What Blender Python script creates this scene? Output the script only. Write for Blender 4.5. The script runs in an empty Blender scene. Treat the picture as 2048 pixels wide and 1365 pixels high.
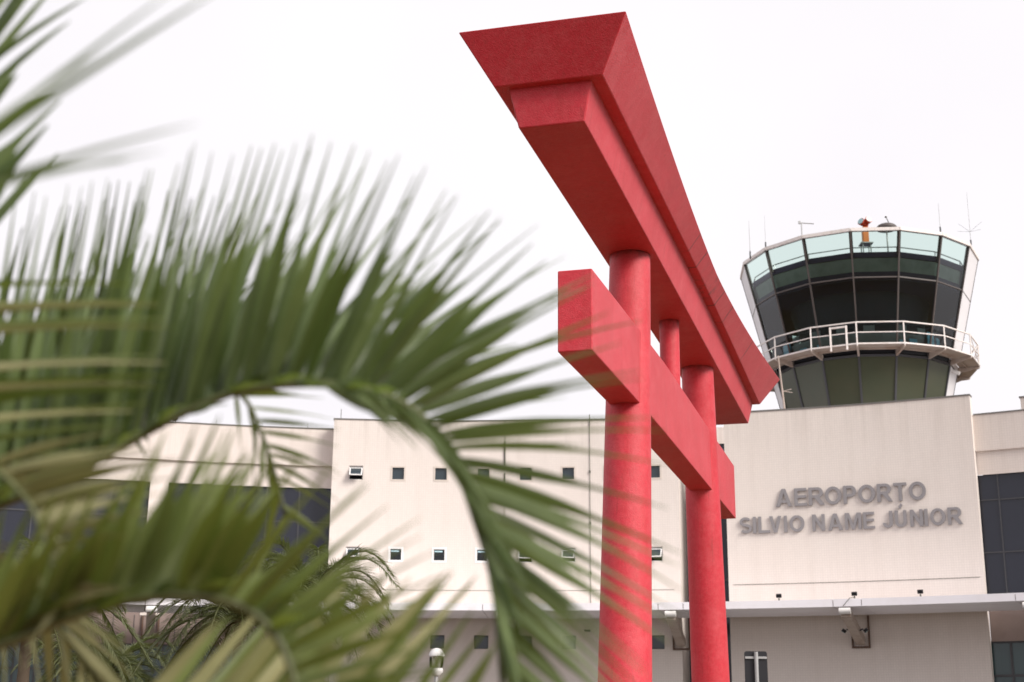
import bpy, bmesh, math, random
from mathutils import Vector, Matrix
R = math.radians
rnd = random.Random(7)
scene = bpy.context.scene
col = scene.collection

# ------------------------------------------------------------------ camera
EYE = 1.6
PITCH, ROLL, FPX = 0.27626, -0.00878, 2849.0
cam_d = bpy.data.cameras.new('camera')
cam = bpy.data.objects.new('camera', cam_d); col.objects.link(cam)
cam_d.sensor_width = 36.0; cam_d.sensor_fit = 'HORIZONTAL'
cam_d.lens = FPX * 36.0 / 2048.0
cam_d.clip_start = 0.05; cam_d.clip_end = 4000
cam.matrix_world = (Matrix.Translation((0, 0, EYE)) @ Matrix.Rotation(R(90) + PITCH, 4, 'X')
                    @ Matrix.Rotation(-ROLL, 4, 'Z'))
cam_d.dof.use_dof = True
cam_d.dof.focus_distance = 17.5
cam_d.dof.aperture_fstop = 2.5
cam_d.dof.aperture_blades = 0
scene.camera = cam

# ------------------------------------------------------------------ sky + sun
SUN_DIR = Vector((0.66, -0.56, 0.62)).normalized()
elev = math.asin(SUN_DIR.z); azim = math.atan2(SUN_DIR.x, SUN_DIR.y)
world = bpy.data.worlds.new('World'); scene.world = world; world.use_nodes = True
nt = world.node_tree; nt.nodes.clear()
sky = nt.nodes.new('ShaderNodeTexSky'); sky.sky_type = 'NISHITA'; sky.sun_disc = False
sky.sun_elevation = elev; sky.sun_rotation = azim; sky.dust_density = 4.0; sky.air_density = 1.0
hs = nt.nodes.new('ShaderNodeHueSaturation'); hs.inputs['Saturation'].default_value = 0.12
tc = nt.nodes.new('ShaderNodeTexCoord'); ns = nt.nodes.new('ShaderNodeTexNoise')
ns.inputs['Scale'].default_value = 1.6; ns.inputs['Detail'].default_value = 5
cr = nt.nodes.new('ShaderNodeValToRGB')                                   # high cloud sheet
cr.color_ramp.elements[0].position = 0.3; cr.color_ramp.elements[0].color = (8.3, 7.85, 8.4, 1)
cr.color_ramp.elements[1].position = 0.7; cr.color_ramp.elements[1].color = (9.6, 9.3, 9.55, 1)
mx = nt.nodes.new('ShaderNodeMix'); mx.data_type = 'RGBA'; mx.inputs[0].default_value = 0.8
bg = nt.nodes.new('ShaderNodeBackground'); bg.inputs['Strength'].default_value = 0.070
wo = nt.nodes.new('ShaderNodeOutputWorld')
nt.links.new(sky.outputs[0], hs.inputs['Color']); nt.links.new(hs.outputs[0], mx.inputs[6])
nt.links.new(tc.outputs['Generated'], ns.inputs['Vector']); nt.links.new(ns.outputs['Fac'], cr.inputs[0])
nt.links.new(cr.outputs[0], mx.inputs[7]); nt.links.new(mx.outputs[2], bg.inputs['Color'])
nt.links.new(bg.outputs[0], wo.inputs['Surface'])
sd = bpy.data.lights.new('sun', 'SUN'); sd.energy = 2.1; sd.angle = R(24); sd.color = (1.0, 0.95, 0.88)
so = bpy.data.objects.new('sun', sd); col.objects.link(so)
so.rotation_euler = SUN_DIR.to_track_quat('Z', 'Y').to_euler(); so.location = (0, 0, 60)
scene.view_settings.view_transform = 'Standard'; scene.view_settings.look = 'None'
scene.view_settings.exposure = 0.84; scene.view_settings.gamma = 1.0
scene.view_settings.use_curve_mapping = False
scene.cycles.use_denoising = True
scene.cycles.max_bounces = 8; scene.cycles.transparent_max_bounces = 16

# ------------------------------------------------------------------ measuring helpers
def ray(x, y):
    """direction (from the camera position) of a point of the 2048 x 1365 photograph"""
    cr_, sr_ = math.cos(ROLL), math.sin(ROLL)
    X0, Y0 = x - 1024.0, y - 682.5
    X = cr_ * X0 - sr_ * Y0; Y = sr_ * X0 + cr_ * Y0
    c, s = math.cos(PITCH), math.sin(PITCH)
    return Vector((X, FPX * c + Y * s, FPX * s - Y * c)) / FPX
def at(x, y, d):
    """world point seen at (x, y), d metres away along the ground axis"""
    v = ray(x, y); v = v * (d / v.y)
    return Vector((v.x, v.y, v.z + EYE))
# the terminal's facade is a gentle concave arc round this centre
AC = Vector((-3.4064, 13.7059)); AR = 47.876
def arc_px(x, y, rad):
    """(angle, height) on the arc of radius rad"""
    d = ray(x, y); A = d.x**2 + d.y**2; B = -2 * (d.x * AC.x + d.y * AC.y); G = AC.length_squared - rad * rad
    t = (-B + math.sqrt(B * B - 4 * A * G)) / (2 * A)
    return math.atan2(d.x * t - AC.x, d.y * t - AC.y), d.z * t + EYE
def arc_pt(rad, phi, z): return Vector((AC.x + rad * math.sin(phi), AC.y + rad * math.cos(phi), z))

# ------------------------------------------------------------------ materials
def mat(name, base, rough=0.6, spec=0.5, metal=0.0):
    m = bpy.data.materials.new(name); m.use_nodes = True
    b = m.node_tree.nodes['Principled BSDF']
    b.inputs['Base Color'].default_value = (*base, 1); b.inputs['Roughness'].default_value = rough
    b.inputs['Specular IOR Level'].default_value = spec; b.inputs['Metallic'].default_value = metal
    return m
def N(m, t): return m.node_tree.nodes.new(t)
def L(m, a, b): m.node_tree.links.new(a, b)
def mixc(m, fac, a, b, mode='MIX'):
    n = N(m, 'ShaderNodeMix'); n.data_type = 'RGBA'; n.blend_type = mode
    for i, v in ((0, fac), (6, a), (7, b)):
        if hasattr(v, 'is_output'): L(m, v, n.inputs[i])
        elif i == 0: n.inputs[0].default_value = v
        else: n.inputs[i].default_value = (*v, 1)
    return n.outputs[2]
def noise(m, vec, scale, detail=4, rough=0.55, lo=None, hi=None):
    n = N(m, 'ShaderNodeTexNoise'); n.inputs['Scale'].default_value = scale
    n.inputs['Detail'].default_value = detail; n.inputs['Roughness'].default_value = rough
    if vec is not None: L(m, vec, n.inputs['Vector'])
    o = n.outputs['Fac']
    if lo is not None:
        r_ = N(m, 'ShaderNodeMapRange'); r_.inputs['From Min'].default_value = lo; r_.inputs['From Max'].default_value = hi
        L(m, o, r_.inputs['Value']); o = r_.outputs[0]
    return o
def coords(m, kind='Object', scale=None):
    t = N(m, 'ShaderNodeTexCoord'); o = t.outputs[kind]
    if scale:
        mp = N(m, 'ShaderNodeMapping'); mp.inputs['Scale'].default_value = scale; L(m, o, mp.inputs['Vector']); o = mp.outputs[0]
    return o
def bump(m, h, strength, dist=0.02):
    b = N(m, 'ShaderNodeBump'); b.inputs['Strength'].default_value = strength; b.inputs['Distance'].default_value = dist
    L(m, h, b.inputs['Height']); L(m, b.outputs[0], m.node_tree.nodes['Principled BSDF'].inputs['Normal'])
def setbase(m, sock): L(m, sock, m.node_tree.nodes['Principled BSDF'].inputs['Base Color'])
def weathered(name, base, dark, rough=0.7, scale=1.2, amt=0.35, spec=0.4, metal=0.0):
    m = mat(name, base, rough, spec, metal); v = coords(m)
    f = noise(m, v, scale, 6, 0.65, 0.45, 0.8)
    mul = N(m, 'ShaderNodeMath'); mul.operation = 'MULTIPLY'; mul.inputs[1].default_value = amt; L(m, f, mul.inputs[0])
    setbase(m, mixc(m, mul.outputs[0], base, dark)); return m

def red_stucco(name, joints=False):
    m = mat(name, (0.5, 0.03, 0.045), 0.55, 0.5); v = coords(m)
    p_ = m.node_tree.nodes['Principled BSDF']; p_.inputs['Sheen Weight'].default_value = 0.10; p_.inputs['Sheen Roughness'].default_value = 0.35; p_.inputs['Sheen Tint'].default_value = (1, .86, .86, 1)
    big = noise(m, v, 0.9, 6, 0.6, 0.35, 0.72)
    c1 = mixc(m, big, (0.61, 0.023, 0.046), (0.50, 0.015, 0.028))
    fade = noise(m, v, 1.9, 5, 0.65, 0.48, 0.72)
    fk = N(m, 'ShaderNodeMath'); fk.operation = 'MULTIPLY'; fk.inputs[1].default_value = 0.55; L(m, fade, fk.inputs[0])
    c1 = mixc(m, fk.outputs[0], c1, (0.64, 0.085, 0.105))                 # sun-faded patches
    streak = noise(m, coords(m, 'Object', (5, 5, 0.5)), 1.3, 5, 0.6, 0.55, 0.85)
    c2 = mixc(m, streak, c1, (0.45, 0.018, 0.022))
    grain = noise(m, v, 30, 4, 0.85, 0.30, 0.70)
    c2 = mixc(m, grain, mixc(m, 0.42, c2, (0.33, 0.012, 0.016)), c2)
    spot = noise(m, v, 26, 3, 0.8, 0.68, 0.75)
    c3 = mixc(m, spot, c2, (0.24, 0.014, 0.014))
    pale = noise(m, v, 13, 6, 0.8, 0.42, 0.72)
    sc = N(m, 'ShaderNodeMath'); sc.operation = 'MULTIPLY'; sc.inputs[1].default_value = 0.17; L(m, pale, sc.inputs[0])
    c3 = mixc(m, sc.outputs[0], c3, (0.74, 0.20, 0.20))
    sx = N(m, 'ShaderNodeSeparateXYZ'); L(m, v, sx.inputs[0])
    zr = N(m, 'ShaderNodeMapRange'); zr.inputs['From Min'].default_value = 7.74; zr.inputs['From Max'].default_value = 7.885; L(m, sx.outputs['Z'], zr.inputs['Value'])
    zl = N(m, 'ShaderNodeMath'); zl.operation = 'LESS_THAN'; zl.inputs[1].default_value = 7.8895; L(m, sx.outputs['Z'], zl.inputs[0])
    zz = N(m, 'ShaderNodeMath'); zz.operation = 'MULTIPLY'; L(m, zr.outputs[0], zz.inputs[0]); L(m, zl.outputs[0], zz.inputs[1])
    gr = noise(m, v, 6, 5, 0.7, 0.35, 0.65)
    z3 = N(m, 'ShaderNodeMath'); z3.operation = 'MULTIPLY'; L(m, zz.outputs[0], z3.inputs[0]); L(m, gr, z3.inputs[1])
    c3 = mixc(m, z3.outputs[0], c3, (0.12, 0.016, 0.014))                 # dark mottled ring at the tops of the pillars
    run = noise(m, coords(m, 'Object', (16, 16, 0.35)), 1.0, 4, 0.6, 0.60, 0.74)
    rk = N(m, 'ShaderNodeMath'); rk.operation = 'MULTIPLY'; rk.inputs[1].default_value = 0.45; L(m, run, rk.inputs[0])
    c3 = mixc(m, rk.outputs[0], c3, (0.30, 0.020, 0.020))                 # rain runs
    if joints:
        d = N(m, 'ShaderNodeVectorMath'); d.operation = 'DOT_PRODUCT'; L(m, v, d.inputs[0]); d.inputs[1].default_value = (-math.sin(0.27391), -math.cos(0.27391), 0)
        wob = noise(m, v, 3.0, 4)
        acc = None
        for u0 in (1.75, 1.0, -0.95, -1.9, -3.05, -4.35):
            q = N(m, 'ShaderNodeMath'); q.operation = 'MULTIPLY_ADD'; L(m, wob, q.inputs[0]); q.inputs[1].default_value = 0.10; q.inputs[2].default_value = -u0 - 0.05
            a = N(m, 'ShaderNodeMath'); a.operation = 'ADD'; L(m, d.outputs['Value'], a.inputs[0]); L(m, q.outputs[0], a.inputs[1])
            ab = N(m, 'ShaderNodeMath'); ab.operation = 'ABSOLUTE'; L(m, a.outputs[0], ab.inputs[0])
            lt = N(m, 'ShaderNodeMapRange'); lt.inputs['From Min'].default_value = 0.030; lt.inputs['From Max'].default_value = 0.008; L(m, ab.outputs[0], lt.inputs['Value'])
            if acc is None: acc = lt.outputs[0]
            else:
                mx_ = N(m, 'ShaderNodeMath'); mx_.operation = 'MAXIMUM'; L(m, acc, mx_.inputs[0]); L(m, lt.outputs[0], mx_.inputs[1]); acc = mx_.outputs[0]
        gap = noise(m, v, 1.7, 2, 0.5, 0.40, 0.60)
        k = N(m, 'ShaderNodeMath'); k.operation = 'MULTIPLY'; L(m, acc, k.inputs[0]); L(m, gap, k.inputs[1])
        c3 = mixc(m, k.outputs[0], c3, (0.10, 0.012, 0.012))
        # sooty patch where water runs off the curved top
        ab = N(m, 'ShaderNodeMath'); ab.operation = 'ADD'; L(m, d.outputs['Value'], ab.inputs[0]); ab.inputs[1].default_value = 0.15
        ab2 = N(m, 'ShaderNodeMath'); ab2.operation = 'ABSOLUTE'; L(m, ab.outputs[0], ab2.inputs[0])
        lt = N(m, 'ShaderNodeMapRange'); lt.inputs['From Min'].default_value = 1.0; lt.inputs['From Max'].default_value = 0.1; L(m, ab2.outputs[0], lt.inputs['Value'])
        st = noise(m, coords(m, 'Object', (7, 7, 1.2)), 1.0, 6, 0.7, 0.50, 0.72)
        k = N(m, 'ShaderNodeMath'); k.operation = 'MULTIPLY'; L(m, lt.outputs[0], k.inputs[0]); L(m, st, k.inputs[1])
        c3 = mixc(m, k.outputs[0], c3, (0.07, 0.025, 0.015))
    setbase(m, c3)
    h = noise(m, v, 60, 3, 0.7); bump(m, h, 0.45, 0.014); return m
def wall_tiles(name, base, stain):
    m = mat(name, base, 0.55, 0.4); uv = coords(m, 'UV')
    br = N(m, 'ShaderNodeTexBrick'); br.offset = 0.0; br.inputs['Scale'].default_value = 1.0
    br.inputs['Brick Width'].default_value = 0.10; br.inputs['Row Height'].default_value = 0.10
    br.inputs['Mortar Size'].default_value = 0.006; br.inputs['Color1'].default_value = (*base, 1)
    br.inputs['Color2'].default_value = (*[c * 0.965 for c in base], 1); br.inputs['Mortar'].default_value = (*[c * 0.86 for c in base], 1)
    L(m, uv, br.inputs['Vector'])
    st = noise(m, coords(m, 'UV', (2.2, 0.22, 1)), 1.0, 7, 0.62, 0.46, 0.80)
    k = N(m, 'ShaderNodeMath'); k.operation = 'MULTIPLY'; k.inputs[1].default_value = 0.28; L(m, st, k.inputs[0])
    c = mixc(m, k.outputs[0], br.outputs['Color'], stain)
    bl = noise(m, coords(m, 'UV', (0.25, 0.35, 1)), 1.0, 4, 0.6, 0.4, 0.75)
    k2 = N(m, 'ShaderNodeMath'); k2.operation = 'MULTIPLY'; k2.inputs[1].default_value = 0.18; L(m, bl, k2.inputs[0])
    c = mixc(m, k2.outputs[0], c, [b * s for b, s in zip(base, (0.93, 0.86, 0.83))])
    sx = N(m, 'ShaderNodeSeparateXYZ'); L(m, uv, sx.inputs[0])
    zr = N(m, 'ShaderNodeMapRange'); zr.inputs['From Min'].default_value = 13.4; zr.inputs['From Max'].default_value = 15.5; L(m, sx.outputs['Y'], zr.inputs['Value'])
    rn = noise(m, coords(m, 'UV', (3.4, 0.10, 1)), 1.0, 6, 0.7, 0.47, 0.70)
    k3 = N(m, 'ShaderNodeMath'); k3.operation = 'MULTIPLY'; L(m, zr.outputs[0], k3.inputs[0]); L(m, rn, k3.inputs[1])
    k4 = N(m, 'ShaderNodeMath'); k4.operation = 'MULTIPLY'; k4.inputs[1].default_value = 0.42; L(m, k3.outputs[0], k4.inputs[0])
    c = mixc(m, k4.outputs[0], c, [x * .8 for x in stain])                # runs below the parapet
    setbase(m, c); return m
def leaf(name, top, under, trans, hue=0.35):
    m = mat(name, top, 0.42, 0.5); nodes = m.node_tree.nodes; p = nodes['Principled BSDF']
    g = N(m, 'ShaderNodeNewGeometry')
    c = mixc(m, g.outputs['Random Per Island'], top, under)
    v = coords(m); f = noise(m, v, 9, 3, 0.5, 0.4, 0.7)
    k = N(m, 'ShaderNodeMath'); k.operation = 'MULTIPLY'; k.inputs[1].default_value = hue; L(m, f, k.inputs[0])
    c = mixc(m, k.outputs[0], c, [t * 0.6 for t in top])
    setbase(m, c)
    tr = N(m, 'ShaderNodeBsdfTranslucent'); tr.inputs['Color'].default_value = (*trans, 1)
    ms = N(m, 'ShaderNodeMixShader'); ms.inputs[0].default_value = 0.38
    L(m, p.outputs[0], ms.inputs[1]); L(m, tr.outputs[0], ms.inputs[2]); L(m, ms.outputs[0], nodes['Material Output'].inputs['Surface'])
    return m
def tinted_glass(name, tint, refl=1.0):
    m = bpy.data.materials.new(name); m.use_nodes = True; n = m.node_tree.nodes; n.clear()
    t = N(m, 'ShaderNodeBsdfTransparent'); t.inputs[0].default_value = (*tint, 1)
    g = N(m, 'ShaderNodeBsdfGlossy'); g.inputs['Roughness'].default_value = 0.02; g.inputs[0].default_value = (refl, refl, refl, 1)
    fr = N(m, 'ShaderNodeFresnel'); fr.inputs[0].default_value = 1.5
    ms = N(m, 'ShaderNodeMixShader'); o = N(m, 'ShaderNodeOutputMaterial')
    L(m, fr.outputs[0], ms.inputs[0]); L(m, t.outputs[0], ms.inputs[1]); L(m, g.outputs[0], ms.inputs[2]); L(m, ms.outputs[0], o.inputs[0])
    return m
M = dict(
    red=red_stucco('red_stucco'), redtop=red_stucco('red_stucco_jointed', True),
    wall=wall_tiles('cream_tiles', (0.74, 0.67, 0.62), (0.53, 0.46, 0.41)),
    wall2=wall_tiles('cream_tiles_plain', (0.71, 0.635, 0.585), (0.50, 0.42, 0.365)),
    panel=weathered('brown_panel', (0.27, 0.205, 0.185), (0.17, 0.12, 0.105), 0.6, 0.6, 0.6),
    fascia=weathered('grey_white_metal', (0.88, 0.85, 0.89), (0.66, 0.60, 0.58), 0.5, 0.8, 0.4),
    coping=weathered('coping_metal', (0.16, 0.15, 0.14), (0.07, 0.07, 0.06), 0.5),
    strut=weathered('strut_paint', (0.44, 0.37, 0.32), (0.24, 0.14, 0.09), 0.55, 2.5, 0.7),
    rust=weathered('rusty_steel', (0.13, 0.085, 0.065), (0.16, 0.06, 0.03), 0.8, 6, 0.7),
    white=weathered('white_paint', (0.76, 0.74, 0.72), (0.55, 0.50, 0.46), 0.45, 3, 0.35),
    rail=weathered('railing_paint', (0.74, 0.69, 0.66), (0.40, 0.28, 0.20), 0.45, 6, 0.5),
    letter=weathered('letter_metal', (0.25, 0.235, 0.243), (0.18, 0.165, 0.165), 0.5, 4, 0.4),
    frame=mat('window_frame', (0.80, 0.79, 0.78), 0.4), frame2=mat('beige_window_frame', (0.62, 0.55, 0.49), 0.45),
    pane=mat('window_pane', (0.030, 0.045, 0.055), 0.05, 0.55),
    consl=mat('grey_console', (0.16, 0.17, 0.20), 0.5), core=mat('navy_reflection', (0.026, 0.028, 0.045), 0.7, 0.2), black=mat('dark_interior', (0.012, 0.012, 0.014), 0.8, 0.2),
    navy=mat('curtain_glass', (0.018, 0.020, 0.030), 0.10, 0.4),
    teal=mat('teal_glass', (0.035, 0.065, 0.068), 0.08, 0.5),
    mull=mat('dark_mullion', (0.045, 0.045, 0.05), 0.4),
    mull2=weathered('bronze_mullion', (0.075, 0.062, 0.058), (0.08, 0.06, 0.05), 0.5, 5),
    olive=weathered('olive_glass', (0.050, 0.058, 0.036), (0.07, 0.065, 0.04), 0.22, 0.35, 0.8, 0.45),
    cab=tinted_glass('tower_glass', (0.72, 0.87, 0.82)),
    slab=mat('navy_band', (0.040, 0.034, 0.075), 0.6, 0.3),
    blind=weathered('green_blind', (0.24, 0.26, 0.25), (0.10, 0.12, 0.115), 0.7, 0.9, 0.8),
    skyblue=mat('sky_blue', (0.16, 0.40, 0.60), 0.5),
    towerw=weathered('tower_panel', (0.70, 0.68, 0.70), (0.52, 0.50, 0.47), 0.45, 0.7, 0.35),
    grate=weathered('walkway_grating', (0.40, 0.33, 0.28), (0.26, 0.15, 0.09), 0.6, 2.0, 0.7),
    steel=weathered('galvanised_steel', (0.42, 0.42, 0.42), (0.27, 0.25, 0.24), 0.4, 3, 0.5, 0.5, 0.4),
    signback=mat('sign_back', (0.016, 0.016, 0.02), 0.45, 0.4),
    orange=mat('orange_paint', (0.58, 0.15, 0.02), 0.5),
    orange2=mat('red_orange_paint', (0.42, 0.05, 0.02), 0.45),
    lens=mat('beacon_lens', (0.32, 0.50, 0.52), 0.08, 0.6),
    dish=mat('dark_dish', (0.09, 0.075, 0.07), 0.6),
    dome=mat('lamp_dome', (0.72, 0.70, 0.70), 0.35),
    clear=tinted_glass('lamp_glass', (0.86, 0.86, 0.84)),
    clearpane=tinted_glass('dim_pane', (0.45, 0.52, 0.55)), tube=mat('lamp_tube', (0.8, 0.8, 0.8)),
    cable=mat('cable', (0.10, 0.10, 0.08), 0.7),
    leafA=leaf('palm_leaf_dark', (0.036, 0.062, 0.016), (0.185, 0.24, 0.105), (0.20, 0.28, 0.05)),
    leafB=leaf('palm_leaf_olive', (0.046, 0.076, 0.014), (0.23, 0.275, 0.10), (0.23, 0.30, 0.04)),
    leafC=leaf('palm_leaf_pale', (0.22, 0.225, 0.085), (0.42, 0.40, 0.21), (0.22, 0.22, 0.07)),
    leafE=leaf('palm_leaf_deep', (0.028, 0.044, 0.010), (0.085, 0.115, 0.035), (0.10, 0.14, 0.02)),
    leafD=leaf('palm_leaf_far', (0.060, 0.080, 0.024), (0.24, 0.26, 0.13), (0.12, 0.15, 0.03)),
    stem=mat('frond_stem', (0.085, 0.095, 0.030), 0.5),
    trunk=weathered('palm_bark', (0.17, 0.13, 0.095), (0.07, 0.05, 0.035), 0.9, 5, 0.9),
    bird=mat('bird_feathers', (0.03, 0.03, 0.03), 0.7),
)
_p = M['tube'].node_tree.nodes['Principled BSDF']; _p.inputs['Emission Color'].default_value = (1, 1, .95, 1); _p.inputs['Emission Strength'].default_value = 2.0
def ground_mat(name, a, b, sc):
    m = mat(name, a, 0.9, 0.2); v = coords(m)
    setbase(m, mixc(m, noise(m, v, sc, 8, 0.7, 0.35, 0.7), a, b)); bump(m, noise(m, v, sc * 30, 4), 0.4, 0.03); return m
M['lawn'] = ground_mat('lawn', (0.060, 0.060, 0.016), (0.13, 0.058, 0.024), 0.5)
M['concrete'] = ground_mat('concrete', (0.32, 0.31, 0.30), (0.24, 0.23, 0.22), 0.8)
M['asphalt'] = ground_mat('asphalt', (0.05, 0.05, 0.052), (0.075, 0.072, 0.07), 1.2)
M['paving'] = ground_mat('paving', (0.34, 0.17, 0.09), (0.22, 0.10, 0.05), 0.9)
M['marking'] = mat('road_paint', (0.72, 0.72, 0.70), 0.6)

# ------------------------------------------------------------------ mesh builder
class MB:
    def __init__(s): s.v = []; s.f = []; s.uv = []; s.smooth = []
    def face(s, pts, uv=None, smooth=False):
        i = len(s.v); s.v += [Vector(p) for p in pts]; s.f.append(list(range(i, i + len(pts)))); s.uv.append(uv); s.smooth.append(smooth)
    def mesh(s, verts, faces, smooth=False):
        i = len(s.v); s.v += [Vector(p) for p in verts]
        for f in faces: s.f.append([i + k for k in f]); s.uv.append(None); s.smooth.append(smooth)
    def hexa(s, b, t):
        """8 corners: bottom ring b, top ring t (counter-clockwise from above)"""
        s.mesh(list(b) + list(t), [(3, 2, 1, 0), (4, 5, 6, 7), (0, 1, 5, 4), (1, 2, 6, 5), (2, 3, 7, 6), (3, 0, 4, 7)])
    def box(s, c, sx, sy, sz, ax=None):
        c = Vector(c); X, Y, Z = ax if ax else (Vector((1, 0, 0)), Vector((0, 1, 0)), Vector((0, 0, 1)))
        X, Y, Z = X * sx / 2, Y * sy / 2, Z * sz / 2
        r = [-X - Y, X - Y, X + Y, -X + Y]
        s.hexa([c + p - Z for p in r], [c + p + Z for p in r])
    def bar(s, a, b, w, h=None, up=(0, 0, 1)):
        a, b = Vector(a), Vector(b); d = (b - a); ln = d.length; d.normalize(); up = Vector(up)
        if abs(d.dot(up)) > 0.97: up = Vector((1, 0, 0))
        x = d.cross(up).normalized(); y = x.cross(d)
        s.box((a + b) / 2, w, h or w, ln, (x, -y, d) if False else (x, y.cross(x).cross(x) * 0 + y, d))
    def tube(s, pts, rad, n=8, cap=True, smooth=True):
        pts = [Vector(p) for p in pts]; rads = rad if isinstance(rad, (list, tuple)) else [rad] * len(pts)
        vs = []; fs = []; prev = None
        for i, p in enumerate(pts):
            d = (pts[min(i + 1, len(pts) - 1)] - pts[max(i - 1, 0)]).normalized()
            u = Vector((0, 0, 1)) if abs(d.z) < 0.95 else Vector((1, 0, 0))
            if prev is not None: u = prev
            x = d.cross(u).normalized(); y = x.cross(d).normalized(); prev = y
            for k in range(n):
                a = 2 * math.pi * k / n; vs.append(p + (x * math.cos(a) + y * math.sin(a)) * rads[i])
        for i in range(len(pts) - 1):
            for k in range(n): fs.append((i * n + k, i * n + (k + 1) % n, (i + 1) * n + (k + 1) % n, (i + 1) * n + k))
        s.mesh(vs, fs, smooth)
        if cap:
            s.mesh(vs[:n], [tuple(range(n))[::-1]]); s.mesh(vs[-n:], [tuple(range(n))])
    def lathe(s, c, prof, n=24, smooth=True):
        c = Vector(c); vs = []; fs = []
        for r_, z in prof:
            for k in range(n):
                a = 2 * math.pi * k / n; vs.append(c + Vector((r_ * math.cos(a), r_ * math.sin(a), z)))
        for i in range(len(prof) - 1):
            for k in range(n): fs.append((i * n + k, i * n + (k + 1) % n, (i + 1) * n + (k + 1) % n, (i + 1) * n + k))
        s.mesh(vs, fs, smooth)
        s.mesh(vs[:n], [tuple(range(n))[::-1]]); s.mesh(vs[-n:], [tuple(range(n))])
    def arcbox(s, r0, r1, p0, p1, z0, z1, step=0.8):
        n = max(1, int(abs(p1 - p0) * r0 / step)); ring = [p0 + (p1 - p0) * i / n for i in range(n + 1)]
        vs = []; fs = []
        for p in ring: vs += [arc_pt(r0, p, z0), arc_pt(r0, p, z1), arc_pt(r1, p, z1), arc_pt(r1, p, z0)]
        for i in range(n):
            a, b = 4 * i, 4 * (i + 1)
            for k in range(4):
                j = (k + 1) % 4
                s.f.append(None); s.f.pop()
                fs.append((a + k, a + j, b + j, b + k))
        fs += [(3, 2, 1, 0), tuple(4 * n + k for k in range(4))]
        i0 = len(s.v); s.v += vs
        for f in fs:
            s.f.append([i0 + k for k in f]); s.smooth.append(False)
            u = []
            for k in f:
                p = ring[k // 4]; rr = r0 if k % 4 in (0, 1) else r1
                u.append((p * 48 + (rr - r0 if f in fs[-2:] else 0), vs[k].z + (rr - r0)))
            s.uv.append(u)
    def arcwall(s, rad, p0, p1, z0, z1, holes=(), reveal=0.22, step=0.8):
        ps = {p0, p1}; zs = {z0, z1}
        for a, b, c, d in holes: ps |= {a, b}; zs |= {c, d}
        n = max(1, int((p1 - p0) * rad / step))
        for i in range(n):
            p = p0 + (p1 - p0) * i / n
            if min(abs(p - q) for q in ps) * rad > 0.12: ps.add(p)
        ps = sorted(ps); zs = sorted(zs)
        for a, b in zip(ps, ps[1:]):
            for c, d in zip(zs, zs[1:]):
                pm, zm = (a + b) / 2, (c + d) / 2
                if any(h[0] < pm < h[1] and h[2] < zm < h[3] for h in holes): continue
                s.face([arc_pt(rad, a, c), arc_pt(rad, b, c), arc_pt(rad, b, d), arc_pt(rad, a, d)],
                       [(a * 48, c), (b * 48, c), (b * 48, d), (a * 48, d)])
        for a, b, c, d in holes:
            e = rad + reveal
            q = [(a, c), (b, c), (b, d), (a, d)]
            for i in range(4):
                (pa, za), (pb, zb) = q[i], q[(i + 1) % 4]
                s.face([arc_pt(rad, pa, za), arc_pt(e, pa, za), arc_pt(e, pb, zb), arc_pt(rad, pb, zb)],
                       [(pa * 48, za), (pa * 48 + .2, za), (pb * 48 + .2, zb), (pb * 48, zb)])
    def build(s, name, material, parent=None, origin=None):
        o0 = Vector(origin) if origin is not None else (parent['_o'] if parent is not None and '_o' in parent else None)
        o0 = Vector(o0) if o0 is not None else Vector((0, 0, 0))
        me = bpy.data.meshes.new(name); me.from_pydata([v - o0 for v in s.v], [], s.f)
        me.polygons.foreach_set('use_smooth', s.smooth)
        if any(s.uv):
            ul = me.uv_layers.new(name='UVMap'); li = 0
            for f, u in zip(s.f, s.uv):
                for k in range(len(f)):
                    if u: ul.data[li].uv = u[k]
                    li += 1
        me.materials.append(M[material]); me.update()
        o = bpy.data.objects.new(name, me); col.objects.link(o)
        if parent is not None:
            o.parent = parent
            if o0.length and parent.type == 'MESH' and '_o' not in parent: pass
            o['_o'] = list(o0) if '_o' in parent else [0, 0, 0]
        else: o.location = o0
        return o
def recalc(o):
    bm = bmesh.new(); bm.from_mesh(o.data); bmesh.ops.remove_doubles(bm, verts=bm.verts, dist=0.0004)
    bmesh.ops.recalc_face_normals(bm, faces=bm.faces); bm.to_mesh(o.data); bm.free(); return o
def bevel(o, w, seg=2):
    recalc(o); md = o.modifiers.new('edge', 'BEVEL'); md.width = w; md.segments = seg; md.limit_method = 'ANGLE'; md.angle_limit = R(35); return o
def tag(o, label=None, cat=None, group=None, kind=None):
    if label: o['label'] = label
    if cat: o['category'] = cat
    if group: o['group'] = group
    if kind: o['kind'] = kind
    return o
def thing(name, loc, label, cat, group=None):
    o = bpy.data.objects.new(name, None); col.objects.link(o); o.location = loc; o['_o'] = list(loc)
    o.empty_display_size = 0.3
    return tag(o, label, cat, group)

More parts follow.
